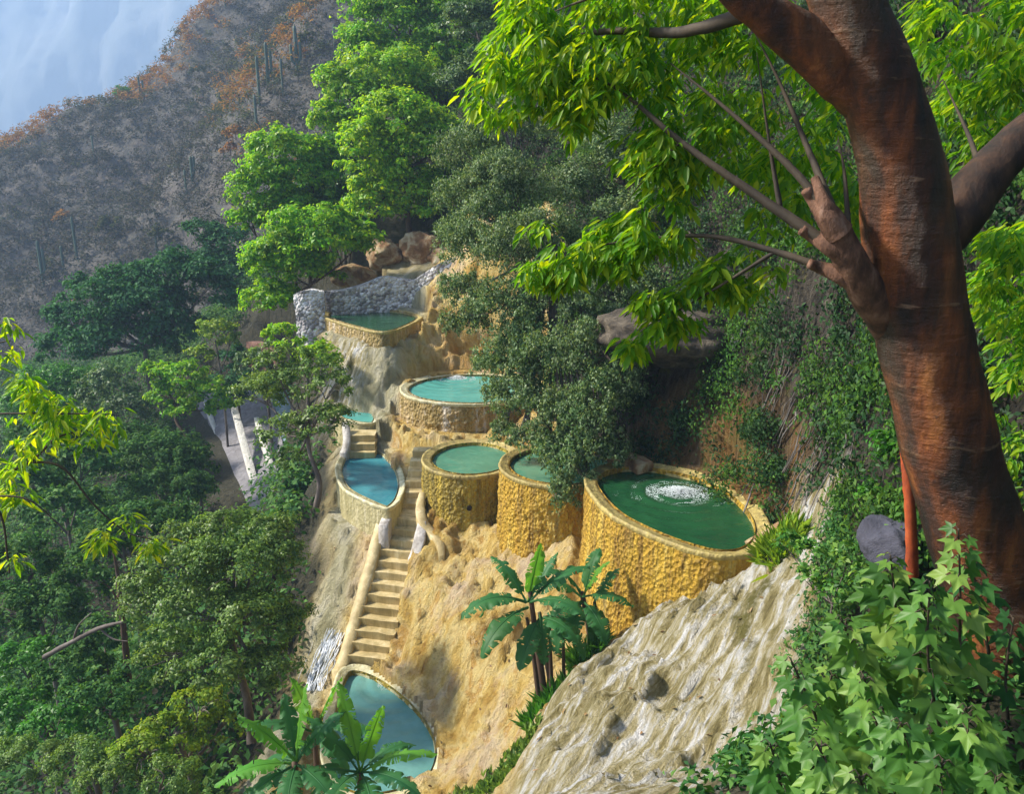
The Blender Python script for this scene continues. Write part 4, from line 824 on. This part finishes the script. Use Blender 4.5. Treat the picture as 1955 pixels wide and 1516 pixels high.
banana('shorter banana plant against the foot of the largest pool', P(1130,1255,12.9), [(P(1130,1258,12.9), P(1110,1130,13.1), .08),(P(1145,1250,12.9), P(1135,1150,13.0), .06),(P(1110,1265,12.8), P(1095,1170,12.9), .05)],
  [lv(1112,1140,13.1,1070,1050,1.15,.42,1.6,'banana',-.2), lv(1115,1140,13.0,1130,1060,1.0,.30,1.3,'banana',.2), lv(1112,1140,13.0,1190,1120,1.0,.32,1.1,'banana',-.2), lv(1115,1150,13.0,1150,1180,1.0,.38,1.2,'banana',-.6), lv(1112,1150,13.0,1060,1150,1.1,.36,1.3,'banana',-.5), lv(1118,1130,13.0,1165,1040,.75,.2,.7,'banana_bright',0), lv(1110,1150,13.0,1090,1190,.9,.36,1.0,'banana',-.6), lv(1135,1150,13.0,1140,1230,.8,.32,.9,'banana',-.6), lv(1110,1140,13.0,1050,1090,1.0,.32,1.4,'banana',.2), lv(1135,1150,13.0,1170,1080,.8,.26,.8,'banana',.2), lv(1095,1170,12.9,1060,1200,.7,.3,1.2,'banana',-.4)], B1)
B2 = 'banana plants in front of the lowest pool'
banana('fresh green banana plant whose upright leaves cross the lowest pool', P(690,1580,9.2), [(P(690,1580,9.2), P(686,1475,9.4), .08)],
  [lv(688,1475,9.4,735,1310,1.0,.22,.3,'banana_bright',0,1.1), lv(690,1475,9.4,815,1400,1.0,.20,.8,'banana_bright',0), lv(688,1475,9.4,800,1468,1.0,.24,1.0,'banana',-.5), lv(685,1475,9.4,545,1450,1.1,.26,1.1,'banana',-.4), lv(686,1470,9.4,648,1290,1.1,.22,.35,'banana_bright',.3,.8), lv(686,1475,9.4,600,1350,1.0,.24,.8,'banana',.3), lv(690,1478,9.4,720,1540,.9,.3,.9,'banana',-.9), lv(688,1475,9.4,668,1380,.8,.24,.7,'banana',.4), lv(688,1475,9.4,760,1400,.8,.2,1.2,'banana',.3), lv(686,1475,9.4,620,1500,.8,.26,.9,'banana',-.8)], B2)
banana('broad leaved banana plant left of the upright leaved one', P(565,1580,9.0), [(P(565,1580,9.0), P(562,1455,9.3), .08)],
  [lv(565,1455,9.3,500,1385,.9,.26,.6,'banana_bright',0), lv(565,1455,9.3,578,1320,.95,.28,.5,'banana_bright',.2,.6), lv(563,1458,9.3,430,1450,.95,.26,1.0,'banana_bright',-.3), lv(565,1458,9.3,625,1360,.85,.26,.8,'banana',.2), lv(565,1460,9.3,455,1515,.9,.26,.8,'banana',-.5), lv(566,1460,9.3,640,1500,.9,.28,1.0,'banana',-.6), lv(565,1455,9.3,540,1290,.8,.22,.5,'banana',.5), lv(565,1460,9.3,540,1530,.8,.28,.9,'banana',-.9), lv(565,1455,9.3,480,1420,.8,.3,1.3,'banana',.4)], B2)
banana('small banana plant half hidden behind the broad leaved one', P(610,1510,11.0), [(P(610,1510,11.0), P(600,1400,11.2), .06)],
  [lv(600,1400,11.2,520,1360,1.0,.26,1.1,'banana',-.2), lv(600,1400,11.2,565,1290,.9,.26,.8,'banana_bright',.1), lv(602,1400,11.2,690,1350,1.0,.26,1.2,'banana',-.2), lv(602,1400,11.2,640,1290,.9,.26,.6,'banana_bright',.2,.7), lv(600,1405,11.2,550,1440,.8,.26,1.0,'banana',-.4), lv(602,1405,11.2,650,1430,.8,.26,1.2,'banana',-.4)], B2)

# grassy tufts and small plants
def tufts(label, spots, mat, leaf=.12, per=260, name='grass_tuft', cat='grass', asp=.12):
    Vs = []
    for px, py, Y, r in spots:
        c = P(px, py, Y); c[2] = max(c[2]-.05, hgt(c[0], c[1])-.05) if abs(c[2]-hgt(c[0], c[1])) < 1.2 else c[2]
        n = per; a_ = RS.rand(n)*6.283; rr = r*np.sqrt(RS.rand(n)); pos = np.stack([c[0]+rr*np.cos(a_), c[1]+rr*np.sin(a_), np.zeros(n)], 1); pos[:,2] = hgt_v(pos[:,0], pos[:,1])-.02 if abs(c[2]-hgt(c[0], c[1])) < 1.2 else c[2]
        ax = norm(np.stack([np.cos(a_)*.6, np.sin(a_)*.6, .7+RS.rand(n)], 1)+RS.normal(size=(n,3))*.35); nn = np.cross(ax, rdir(n)); s = leaf*(.6+.9*RS.rand(n)); Vs.append(leaf_data(pos, ax, nn, s, s*asp+.006, 6, droop=.3))
    return struct(mesh_obj(name, *merge(Vs), M[mat]), label, cat, 'stuff')
tufts('dark grassy clump at the foot of the gully banana plants', [(1050,1340,11.9,.25),(1065,1370,11.6,.25),(1030,1385,11.2,.2),(1120,1270,12.6,.3)], 'mid', .28, 300)
tufts('low green plants on the lower travertine', [(930,1480,11.2,.5),(890,1500,11.2,.5),(980,1500,9.8,.35),(960,1450,11,.3),(1000,1420,10.2,.25),(870,1516,11,.4)], 'olive', .12, 420, 'ground_cover', 'ground cover', .4)
tufts('bright green tuft beside the channel slab', [(1485,1035,11.3,.22),(1500,1070,10.9,.2),(1470,1060,11.3,.15)], 'yellowish', .26, 240)

lit = (trav.ravel()[fa].mean(1) > .6) & (c3[:,1] > 6) & (c3[:,1] < 22); w3 = ar*lit*(1+3*white.ravel()[fa].mean(1)); pick = RS.choice(len(fa), 900, p=w3/w3.sum()); ln3 = nf[pick]
V, F = leaf_data(c3[pick]+ln3*.02, np.cross(ln3, rdir(900)), ln3+rdir(900)*.3, .05+.07*RS.rand(900), .025+.03*RS.rand(900), 6)
M['dead'] = leaf_mat('dead_leaves', [(.10,.05,.02),(.22,.12,.04),(.30,.20,.08),(.16,.14,.05)], .2, (1,1,1)); struct(mesh_obj('leaf_litter', V, F, M['dead']), 'scattered dry leaves on the travertine', 'leaf litter', 'stuff')
# ------------------------------------------------------------------ the big foreground tree
Yt = 4.0
tc = [(1975,1420,210),(1940,1250,205),(1880,1060,180),(1812,850,170),(1764,650,168),(1738,480,162),(1716,300,146),(1664,130,134),(1612,0,122),(1550,-140,108),(1490,-300,96)]
big_tree = thing('red_barked_tree', 'leaning red brown tree trunk with bright canopy in the right foreground', 'tree', P(1975,1420,4.1))
tp = np.array([P(a_, b2, Yt+.0002*(b2-600)) for a_, b2, c_ in tc]); tr_ = np.array([c_*scale_at(a_, b2, Yt)*.5 for a_, b2, c_ in tc])
tb = [tube_data(tp, tr_, 40, 150, .10, 5)]
tb.append(tube_data([P(1705,270,4.0), P(1640,170,3.95), P(1540,80,3.9), P(1440,10,3.85), P(1340,-80,3.8)], [.08,.13,.112,.085,.07], 26, 60, .12, 8))
mesh_obj('trunk', *merge(tb), M['red_bark'], big_tree, smooth=True)
mesh_obj('limb', *tube_data([P(1735,520,4.12), P(1800,440,4.16), P(1870,350,4.25), P(1960,255,4.35), P(2080,170,4.45)], [.09,.145,.125,.10,.085], 26, 60, .14, 9), M['shaded_dark_bark'], big_tree, smooth=True)
stump = tube_data([P(1775,700,4.14), P(1722,632,4.06), P(1668,572,3.96), P(1632,515,3.9), P(1606,460,3.88), P(1585,415,3.87), P(1572,385,3.87), P(1556,340,3.95)], [.10,.125,.098,.080,.072,.058,.034,.020], 26, 80, .13, 12)
stub_o = mesh_obj('forked_limb', *stump, M['stub_bark'], big_tree, smooth=True)
for kp, kq in (((1625,490,3.88),(1530,438,3.95)),((1650,540,3.92),(1545,503,3.97)),((1602,445,3.86),(1538,362,3.93))):
    mesh_obj('knob', *tube_data([P(*kp), P(kp[0]*.6+kq[0]*.4, kp[1]*.6+kq[1]*.4, kp[2]), P(kp[0]*.25+kq[0]*.75, kp[1]*.25+kq[1]*.75, kq[2]), P(*kq)], [.070,.050,.034,.026], 18, 24, .12, 31), M['stub_bark'], stub_o, smooth=True)
BR = [([(1580,465,3.9),(1440,370,4.1),(1300,270,4.3),(1180,170,4.6),(1090,130,4.8)], .030),
      ([(1575,400,3.88),(1510,320,4.0),(1390,210,4.2),(1280,120,4.4)], .026),
      ([(1590,400,3.88),(1545,290,4.1),(1490,160,4.3),(1440,60,4.4)], .022),
      ([(1490,400,4.05),(1470,280,4.1),(1445,100,4.1)], .016),
      ([(1600,520,3.92),(1480,480,4.1),(1350,450,4.3),(1200,460,4.5),(1080,480,4.6)], .022),
      ([(1480,480,4.1),(1400,530,4.2),(1300,590,4.4),(1220,630,4.5)], .012),
      ([(1620,440,3.9),(1612,330,4.1),(1600,260,4.3)], .016),
      ([(1440,20,3.9),(1300,60,4.3),(1150,60,4.8),(1000,90,5.0)], .04),
      ([(1340,-60,3.9),(1200,-30,4.4),(1060,20,4.8)], .03),
      ([(1300,270,4.3),(1240,330,4.4),(1200,380,4.5)], .010),
      ([(1880,350,4.2),(1850,260,4.6),(1800,150,4.9)], .022)]
for pts, r in BR:
    q = np.array([P(*p) for p in pts]); mesh_obj('branch', *tube_data(q, np.linspace(r, r*.10, len(q)), 8, 40, .2), M['twig'], stub_o if pts[0][0] < 1625 and pts[0][1] > 350 else big_tree, smooth=True)
def leaf_sprays(centers, per, leaf, asp=.30, spread=.05, droop_z=1.0, kind=6):
    c = np.asarray(centers); n = len(c)*per; k = np.repeat(np.arange(len(c)), per)
    d = rdir(n); d[:,2] = -np.abs(d[:,2])*.6-.25*droop_z; d = norm(d+np.array([-.25,0,0])); sz = leaf*(.4+1.1*RS.rand(n)); pos = c[k]+d*spread*RS.rand(n)[:,None]+RS.normal(size=(n,3))*spread*.35
    nn = norm(np.cross(d, np.cross(np.array([0,0,1.0]), d)+rdir(n)*.4)+rdir(n)*.3+np.array([0,-.3,.5])); return leaf_data(pos, d, nn, sz, sz*asp*(.8+.5*RS.rand(n)), kind, .2, .22)
def region(px0, px1, py0, py1, Y0, Y1, n, ellipse=True):
    out = []; tries = 0
    while len(out) < n:
        tries += 1; u, v = RS.rand()*2-1, RS.rand()*2-1
        if ellipse and u*u+v*v > 1: continue
        x = (px0+px1)/2+u*(px1-px0)/2; y = (py0+py1)/2+v*(py1-py0)/2
        if fbm(np.array([[x/60, y/45, Y0]]), 2, 151)[0] < .46-tries*.0001: continue
        out.append(P(x, y, Y0+(Y1-Y0)*RS.rand()))
    return out
ctr = []
ctr += region(890,1060,90,230,4.6,5.2,70) + region(930,1120,20,160,4.6,5.4,75) + region(1000,1260,0,200,4.4,5.6,150) + region(1060,1240,120,270,4.5,5.2,70)
ctr += region(1200,1500,0,260,4.4,5.8,165) + region(1330,1640,120,330,4.5,5.8,95) + region(970,1100,-60,60,4.7,5.4,70) + region(1100,1500,-100,60,4.4,5.6,200)
ctr += region(1170,1340,240,420,4.3,4.9,85) + region(1220,1420,200,340,4.3,5.0,55) + region(1420,1650,260,470,4.4,5.4,75)
ctr += region(990,1130,420,540,4.4,4.8,85) + region(1060,1260,400,520,4.4,4.8,95) + region(1200,1320,420,500,4.3,4.7,35) + region(1330,1500,470,560,4.2,4.7,30)
ctr += region(1185,1240,600,670,4.4,4.6,14) + region(1210,1340,550,640,4.3,4.6,48) + region(1300,1420,520,600,4.3,4.6,26)
ctr += region(1560,1660,300,440,4.4,5.2,30)
ctr += region(1250,1900,-900,-80,4.9,7.0,330)  # unseen sprays above the frame, added to shade the trunk and shrub
ctr += [np.array([.6+RS.rand()*5.5, -3+RS.rand()*6.2, 2.6+RS.rand()*2.2]) for _ in range(420)]  # unseen sprays over the camera, added to keep sky light off the trunk
V, F = leaf_sprays(ctr, 11, .078); mesh_obj('crown', V, F, M['canopy'], big_tree)
ctr = region(1740,2000,-60,170,4.9,6.2,170) + region(1780,2000,120,330,4.9,6.4,110) + region(1840,2020,380,640,5.2,6.6,150) + region(1870,2020,620,1050,5.4,6.8,120) + region(1850,1960,420,520,5.0,5.6,40)
V, F = leaf_sprays(ctr, 11, .085); mesh_obj('shaded_crown', V, F, M['canopy'], big_tree)
# slender red stem behind the trunk
rs_ = thing('sapling', 'slender orange red stem standing behind the big leaning trunk', 'tree', P(1738,1080,5.0))
mesh_obj('trunk', *tube_data([P(1742,1100,5.0), P(1738,980,5.0), P(1730,880,5.05), P(1722,800,5.1), P(1716,700,5.2)], [.042,.037,.035,.032,.025], 14, 40, .2), M['orange_bark'], rs_, smooth=True)

# overhanging branch at the left edge
ov = thing('overhanging_branch', 'yellow green leafy branches reaching in from the left edge', 'branch', P(-120,900,4.5))
for pts, r in [([(-120,915,4.5),(0,905,4.5),(60,880,4.5),(110,835,4.55),(170,822,4.6)], .013), ([(60,882,4.5),(120,893,4.5),(180,965,4.5),(240,1015,4.5),(290,1030,4.5)], .009), ([(-100,955,4.4),(40,950,4.4),(110,1000,4.4)], .008), ([(-60,900,4.3),(0,980,4.3),(14,1060,4.3),(18,1095,4.3)], .009), ([(-120,700,4.6),(-20,660,4.6),(20,650,4.6)], .008), ([(-100,800,4.6),(10,790,4.6),(140,790,4.6),(210,790,4.6)], .008)]:
    q = np.array([P(*p) for p in pts]); mesh_obj('twig', *tube_data(q, np.linspace(r, r*.4, len(q)), 7, 24, .15), M['twig'], ov, smooth=True)
ctr = region(-40,45,610,720,4.4,4.8,22) + region(-20,140,735,830,4.4,4.8,46) + region(70,240,770,850,4.4,4.8,44) + region(-30,70,790,900,4.3,4.7,30) + region(-20,60,900,960,4.4,4.6,16) + region(170,250,960,1050,4.4,4.6,20) + region(230,315,1000,1055,4.4,4.6,16) + region(0,40,1050,1095,4.3,4.4,5) + region(-40,60,700,760,4.4,4.8,14)
M['sunny'] = leaf_mat('sunny_yellow_leaves', [(.07,.20,.01),(.15,.32,.012),(.30,.46,.015),(.52,.56,.02)], .55, (1.7,1.5,.4))
ctr = [c for c in ctr if RS.rand() < .72]
mesh_obj('leaves', *leaf_sprays(ctr, 8, .078, .26), M['sunny'], ov)

# ------------------------------------------------------------------ palmate shrub in the right foreground
def palmate():                            # one five-lobed leaf outline, unit size, petiole at origin, tip along +x
    out = []
    for a_, r in [(-150,.30),(-118,.62),(-95,.34),(-78,.50),(-55,.92),(-40,.52),(-22,.62),(-10,.78),(0,1.05),(10,.78),(22,.62),(40,.52),(55,.92),(78,.50),(95,.34),(118,.62),(150,.30)]:
        out.append((r*math.cos(R(a_)), r*math.sin(R(a_))))
    return np.array([(0,0)]+out)
PL = palmate(); PN = len(PL)
def palmate_data(pos, axis, nrm, size):
    n = len(pos); axis = norm(axis); side = norm(np.cross(nrm, axis)); nrm = np.cross(axis, side)
    h = -.28*(PL[:,0]**2+PL[:,1]**2)+.10*np.abs(np.sin(4.2*np.arctan2(PL[:,1], PL[:,0])))
    V = pos[:,None]+size[:,None,None]*(axis[:,None]*PL[None,:,0,None]+side[:,None]*PL[None,:,1,None]+nrm[:,None]*h[None,:,None])
    tri = np.array([[0, i, i+1] for i in range(1, PN-1)]); return V.reshape(-1,3), (np.arange(n)[:,None,None]*PN+tri[None]).reshape(-1,3)
def palm_shrub(label, shoots, mat, size, per, grp=None):
    root = thing('shrub', label, 'shrub', P(*shoots[0][0]), grp); tb, Vs = [], []
    for s_ in shoots:
        q = resample(np.array([P(*p) for p in s_]), 40); tb.append(tube_data(q, np.linspace(.008, .003, 40)*size/.1, 6))
        for i in range(per):
            f = (i+.7)/per; f = f**.8; c = q[int(f*39)]; an = i*2.4+RS.rand(); out = np.array([math.cos(an), math.sin(an)*.8-.35, .15-.35*RS.rand()]); out = norm(out)
            pl = size*(1.1-.75*f)*(.7+.4*RS.rand()); e = c+out*pl*.9+np.array([0,0,.1*pl]); tb.append(tube_data([c, (c+e)/2+np.array([0,0,.02]), e], [.003,.0025,.002], 4))
            sz = size*(1.0-.55*f**2)*(.75+.5*RS.rand()); nn = norm(np.array([0,-.45,.8])+out*.25+RS.normal(size=3)*.28)
            Vs.append(palmate_data(e[None], (out+np.array([0,0,-.35]))[None], nn[None], np.array([sz])))
    mesh_obj('stems', *merge(tb), M['twig'], root, smooth=True); mesh_obj('leaves', *merge(Vs), M[mat], root); return root
sh = []
for bx, by, tx, ty, Y in [(1800,1420,1775,1110,2.9),(1680,1320,1605,1180,3.1),(1590,1460,1510,1260,2.7),(1690,1440,1648,1290,2.6),(1860,1480,1845,1350,2.4),(1740,1500,1720,1380,2.4),(1600,1560,1560,1420,2.3),(1500,1560,1470,1420,2.6),(1830,1300,1830,1010,3.2),(1720,1250,1700,1060,3.3),(1760,1600,1800,1450,2.2),(1650,1600,1640,1480,2.2),(1760,1300,1740,1180,3.1),(1560,1350,1590,1290,3.1),(1900,1600,1900,1480,2.3),(1690,1190,1690,1080,3.4)]:
    sh.append([(bx,by,Y+.15),((bx+tx)/2+RS.normal()*6,(by+ty)/2,Y+.07),(tx,ty,Y)])
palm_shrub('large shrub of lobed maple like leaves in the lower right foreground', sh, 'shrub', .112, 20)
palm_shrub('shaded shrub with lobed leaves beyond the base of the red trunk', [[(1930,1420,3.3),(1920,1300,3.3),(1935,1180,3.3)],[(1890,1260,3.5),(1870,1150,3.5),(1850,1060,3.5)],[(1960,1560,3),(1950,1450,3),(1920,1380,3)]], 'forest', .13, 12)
tree('bush', 'grey green small leaved bush between the slate boulder and the channel slab', [(1500,1040,35,28,8.6),(1560,1060,50,35,8.4),(1620,1070,50,35,8.2),(1540,1110,40,40,8.0),(1660,1120,50,45,7.4),(1600,1150,40,40,7.5)], 'shrub', .075, cat='bush', tr=.02, cover=1.6, clumps=20)
tree('bush', 'mossy dark bush hanging on the cliff just left of the red stem', [(1690,880,45,60,9.2),(1660,960,35,40,9.2),(1700,960,30,40,9)], 'mid', .07, cat='bush', tr=.02, cover=2, clumps=24)

# ------------------------------------------------------------------ hill scrub, cacti
n = 15000; X = -140+RS.rand(n)*165; Y = 76+RS.rand(n)*105; Z = hh_v(X, Y); p3 = np.stack([X, Y, Z+.3], 1)
z1 = fbm(p3*.10, 4, 161); crest = Z-np.maximum(hh_v(X-7, Y+8), hh_v(X-10, Y+14)); 
sel = z1+RS.normal(size=n)*.05+np.clip(crest,-4,4)*.05  # crests pushed towards orange: the light they catch, put into scrub colour
up3 = np.tile([0,-.3,.95], (n,1)); rad = .5+1.1*RS.rand(n)
M['scrub_grey'] = leaf_mat('grey_scrub', [(.03,.042,.02),(.06,.065,.03),(.10,.085,.05),(.13,.105,.08)], .2, (1,1,1), .9, .1)
M['scrub_olive'] = leaf_mat('olive_scrub', [(.04,.065,.025),(.08,.10,.03),(.14,.14,.04)], .3, (1.1,1,.7), .9, .1)
M['scrub_orange'] = leaf_mat('orange_scrub', [(.16,.10,.02),(.30,.16,.025),(.42,.25,.04),(.36,.13,.04)], .3, (1.2,1,.6), .9, .1)
for nm, lb, k, mt in (('scrub','grey leafless scrub over the dry hillside', sel < .48, 'scrub_grey'), ('scrub','olive scrub patches on the dry hillside', (sel >= .48) & (sel < .575), 'scrub_olive'), ('scrub','scrub tinted orange brown for the light along the crests of the dry hillside', sel >= .575, 'scrub_orange')):
    scatter_clumps(nm, lb, p3[k], up3[k], rad[k], .46, 28, mt, 'scrub', .32)
YB = 'yellow bushes dotted on the dry hillside'
for px, py, r, lb, mt in [(215,440,22,'yellowish bush in the lower middle of the dry hillside','scrub_olive'),(310,455,20,'olive yellow bush just above the dark green trees','scrub_olive'),(120,425,16,'orange bush low on the dry hillside','scrub_orange'),(215,170,18,'green bush on the skyline of the dry ridge beside small cacti','mid'),(235,185,16,'second green bush on the skyline ridge, slightly lower','mid'),(450,260,18,'ochre bush beside the tall cacti','scrub_orange'),(590,80,16,'olive bush right of the tallest cacti','scrub_olive'),(380,140,14,'small olive bush below the upper ridge','scrub_olive'),(95,510,14,'tan bush at the left foot of the dry hillside','scrub_olive'),(440,290,14,'yellow bush low beside the mid slope cactus','scrub_orange')]:
    c = hill_hit(px, py)
    if c is None: continue
    tree('hill_bush', lb, [(px, py-r*.5, r*1.1, r*.9, c[1]-.5), (px-r*.7, py-r*.2, r*.7, r*.6, c[1]-.7)], mt, .34, [c+np.array([0,0,-.4]), c+np.array([0,0,.5]), c+np.array([0,0,1.2])], cat='bush', group=YB, tr=.06, cover=2.2, clumps=14, limbs=False)
CG = 'columnar cacti on the dry hillside'
def cactus(px, py, hpx, label, arms=0, w=1.0):
    c = hill_hit(px, py)
    if c is None: return
    s = scale_at(px, py, c[1]); h = hpx*s; parts = []
    def col(x, y, z0, hh, r):
        nseg = 16; a_ = np.linspace(0,2*np.pi,nseg,endpoint=False); zs = np.concatenate([np.linspace(0,.93,8), [.98,1.0]]); prof = np.concatenate([np.full(8,1.0), [.75,.25]]); prof[:2] = [.8,.92]
        rr = r*(1+.14*np.cos(a_*8)); V = np.concatenate([np.stack([x+rr*pf*np.cos(a_), y+rr*pf*np.sin(a_), np.full(nseg, z0+hh*z)], 1) for z, pf in zip(zs, prof)])
        return V, [grid_faces(nseg, 10, True)]
    r = .15*w
    parts.append(col(c[0], c[1], c[2]-.4, h+.4, r))
    for i in range(arms):
        sg = -1 if i % 2 else 1; ax = c[0]+sg*(.40+.2*RS.rand()); zh = c[2]+h*(.25+.2*RS.rand()); parts.append(col(ax, c[1]-.1, zh-.05, h*(.35+.3*RS.rand()), r*.85))
        parts.append(tube_data([[c[0], c[1], zh-.5], [c[0]+sg*.25, c[1]-.05, zh-.35], [ax, c[1]-.1, zh+.1]], [r*.7,r*.7,r*.8], 10, 8))
    tag(mesh_obj('columnar_cactus', *merge(parts), M['cactus'], smooth=True), label, 'cactus', CG)
for a_ in [(568,140,85,'tallest pair of dark cactus columns below the orange crest',2,1.3),(513,168,82,'tall dark cactus left of the tallest pair',1,1.2),(496,195,82,'slender cactus just left of the tall dark one',0,1.1),(490,240,55,'short cactus under the slender one',0,1.0),(540,175,60,'thin cactus between the tall dark one and the tallest pair',0,.8),
  (368,345,45,'forked cactus in the middle of the slope',1,1.2),(356,365,40,'smaller cactus touching the forked cactus',0,.9),(147,490,75,'lone tall cactus low on the left slope',0,1.1),(83,540,80,'thick cactus nearest the left edge of the picture',1,1.2),(122,515,45,'short cactus between the lone tall one and the thick one',0,.9),(268,185,38,'skyline cactus beside the green ridge bush, taller of two',0,1.0),(275,186,32,'skyline cactus beside the green ridge bush, shorter of two',0,.9),(215,178,26,'tiny skyline cactus left of the green ridge bush',0,.8),(430,8,30,'cactus at the very top of the ridge by the picture edge',0,1.0),(300,480,50,'faint cactus above the dark tree crowns',0,.8),(180,300,40,'faint cactus on the upper left slope',0,.8),(640,110,60,'thin cactus beside the bright trees',0,.7)]: cactus(*a_)

# ------------------------------------------------------------------ haze
def haze():
    x0, x1, y0, y1, z0, z1 = -1520, 520, -25, 1600, -165, 335
    V = np.array([[x, y, z] for z in (z0, z1) for y in (y0, y1) for x in (x0, x1)], float)
    F = np.array([[0,2,3,1],[4,5,7,6],[0,1,5,4],[2,6,7,3],[0,4,6,2],[1,3,7,5]])
    m = bpy.data.materials.new('haze'); m.use_nodes = True; t = m.node_tree; t.nodes.clear()
    v = nd(t, "ShaderNodeVolumePrincipled"); v.inputs["Color"].default_value = (.50,.70,1.0,1); v.inputs["Density"].default_value = .0009; v.inputs["Anisotropy"].default_value = .1
    ou = nd(t, "ShaderNodeOutputMaterial"); t.links.new(v.outputs[0], ou.inputs["Volume"])
    o = mesh_obj('haze', V, F, m); struct(o, 'pale blue valley haze', 'haze', 'stuff')
haze()
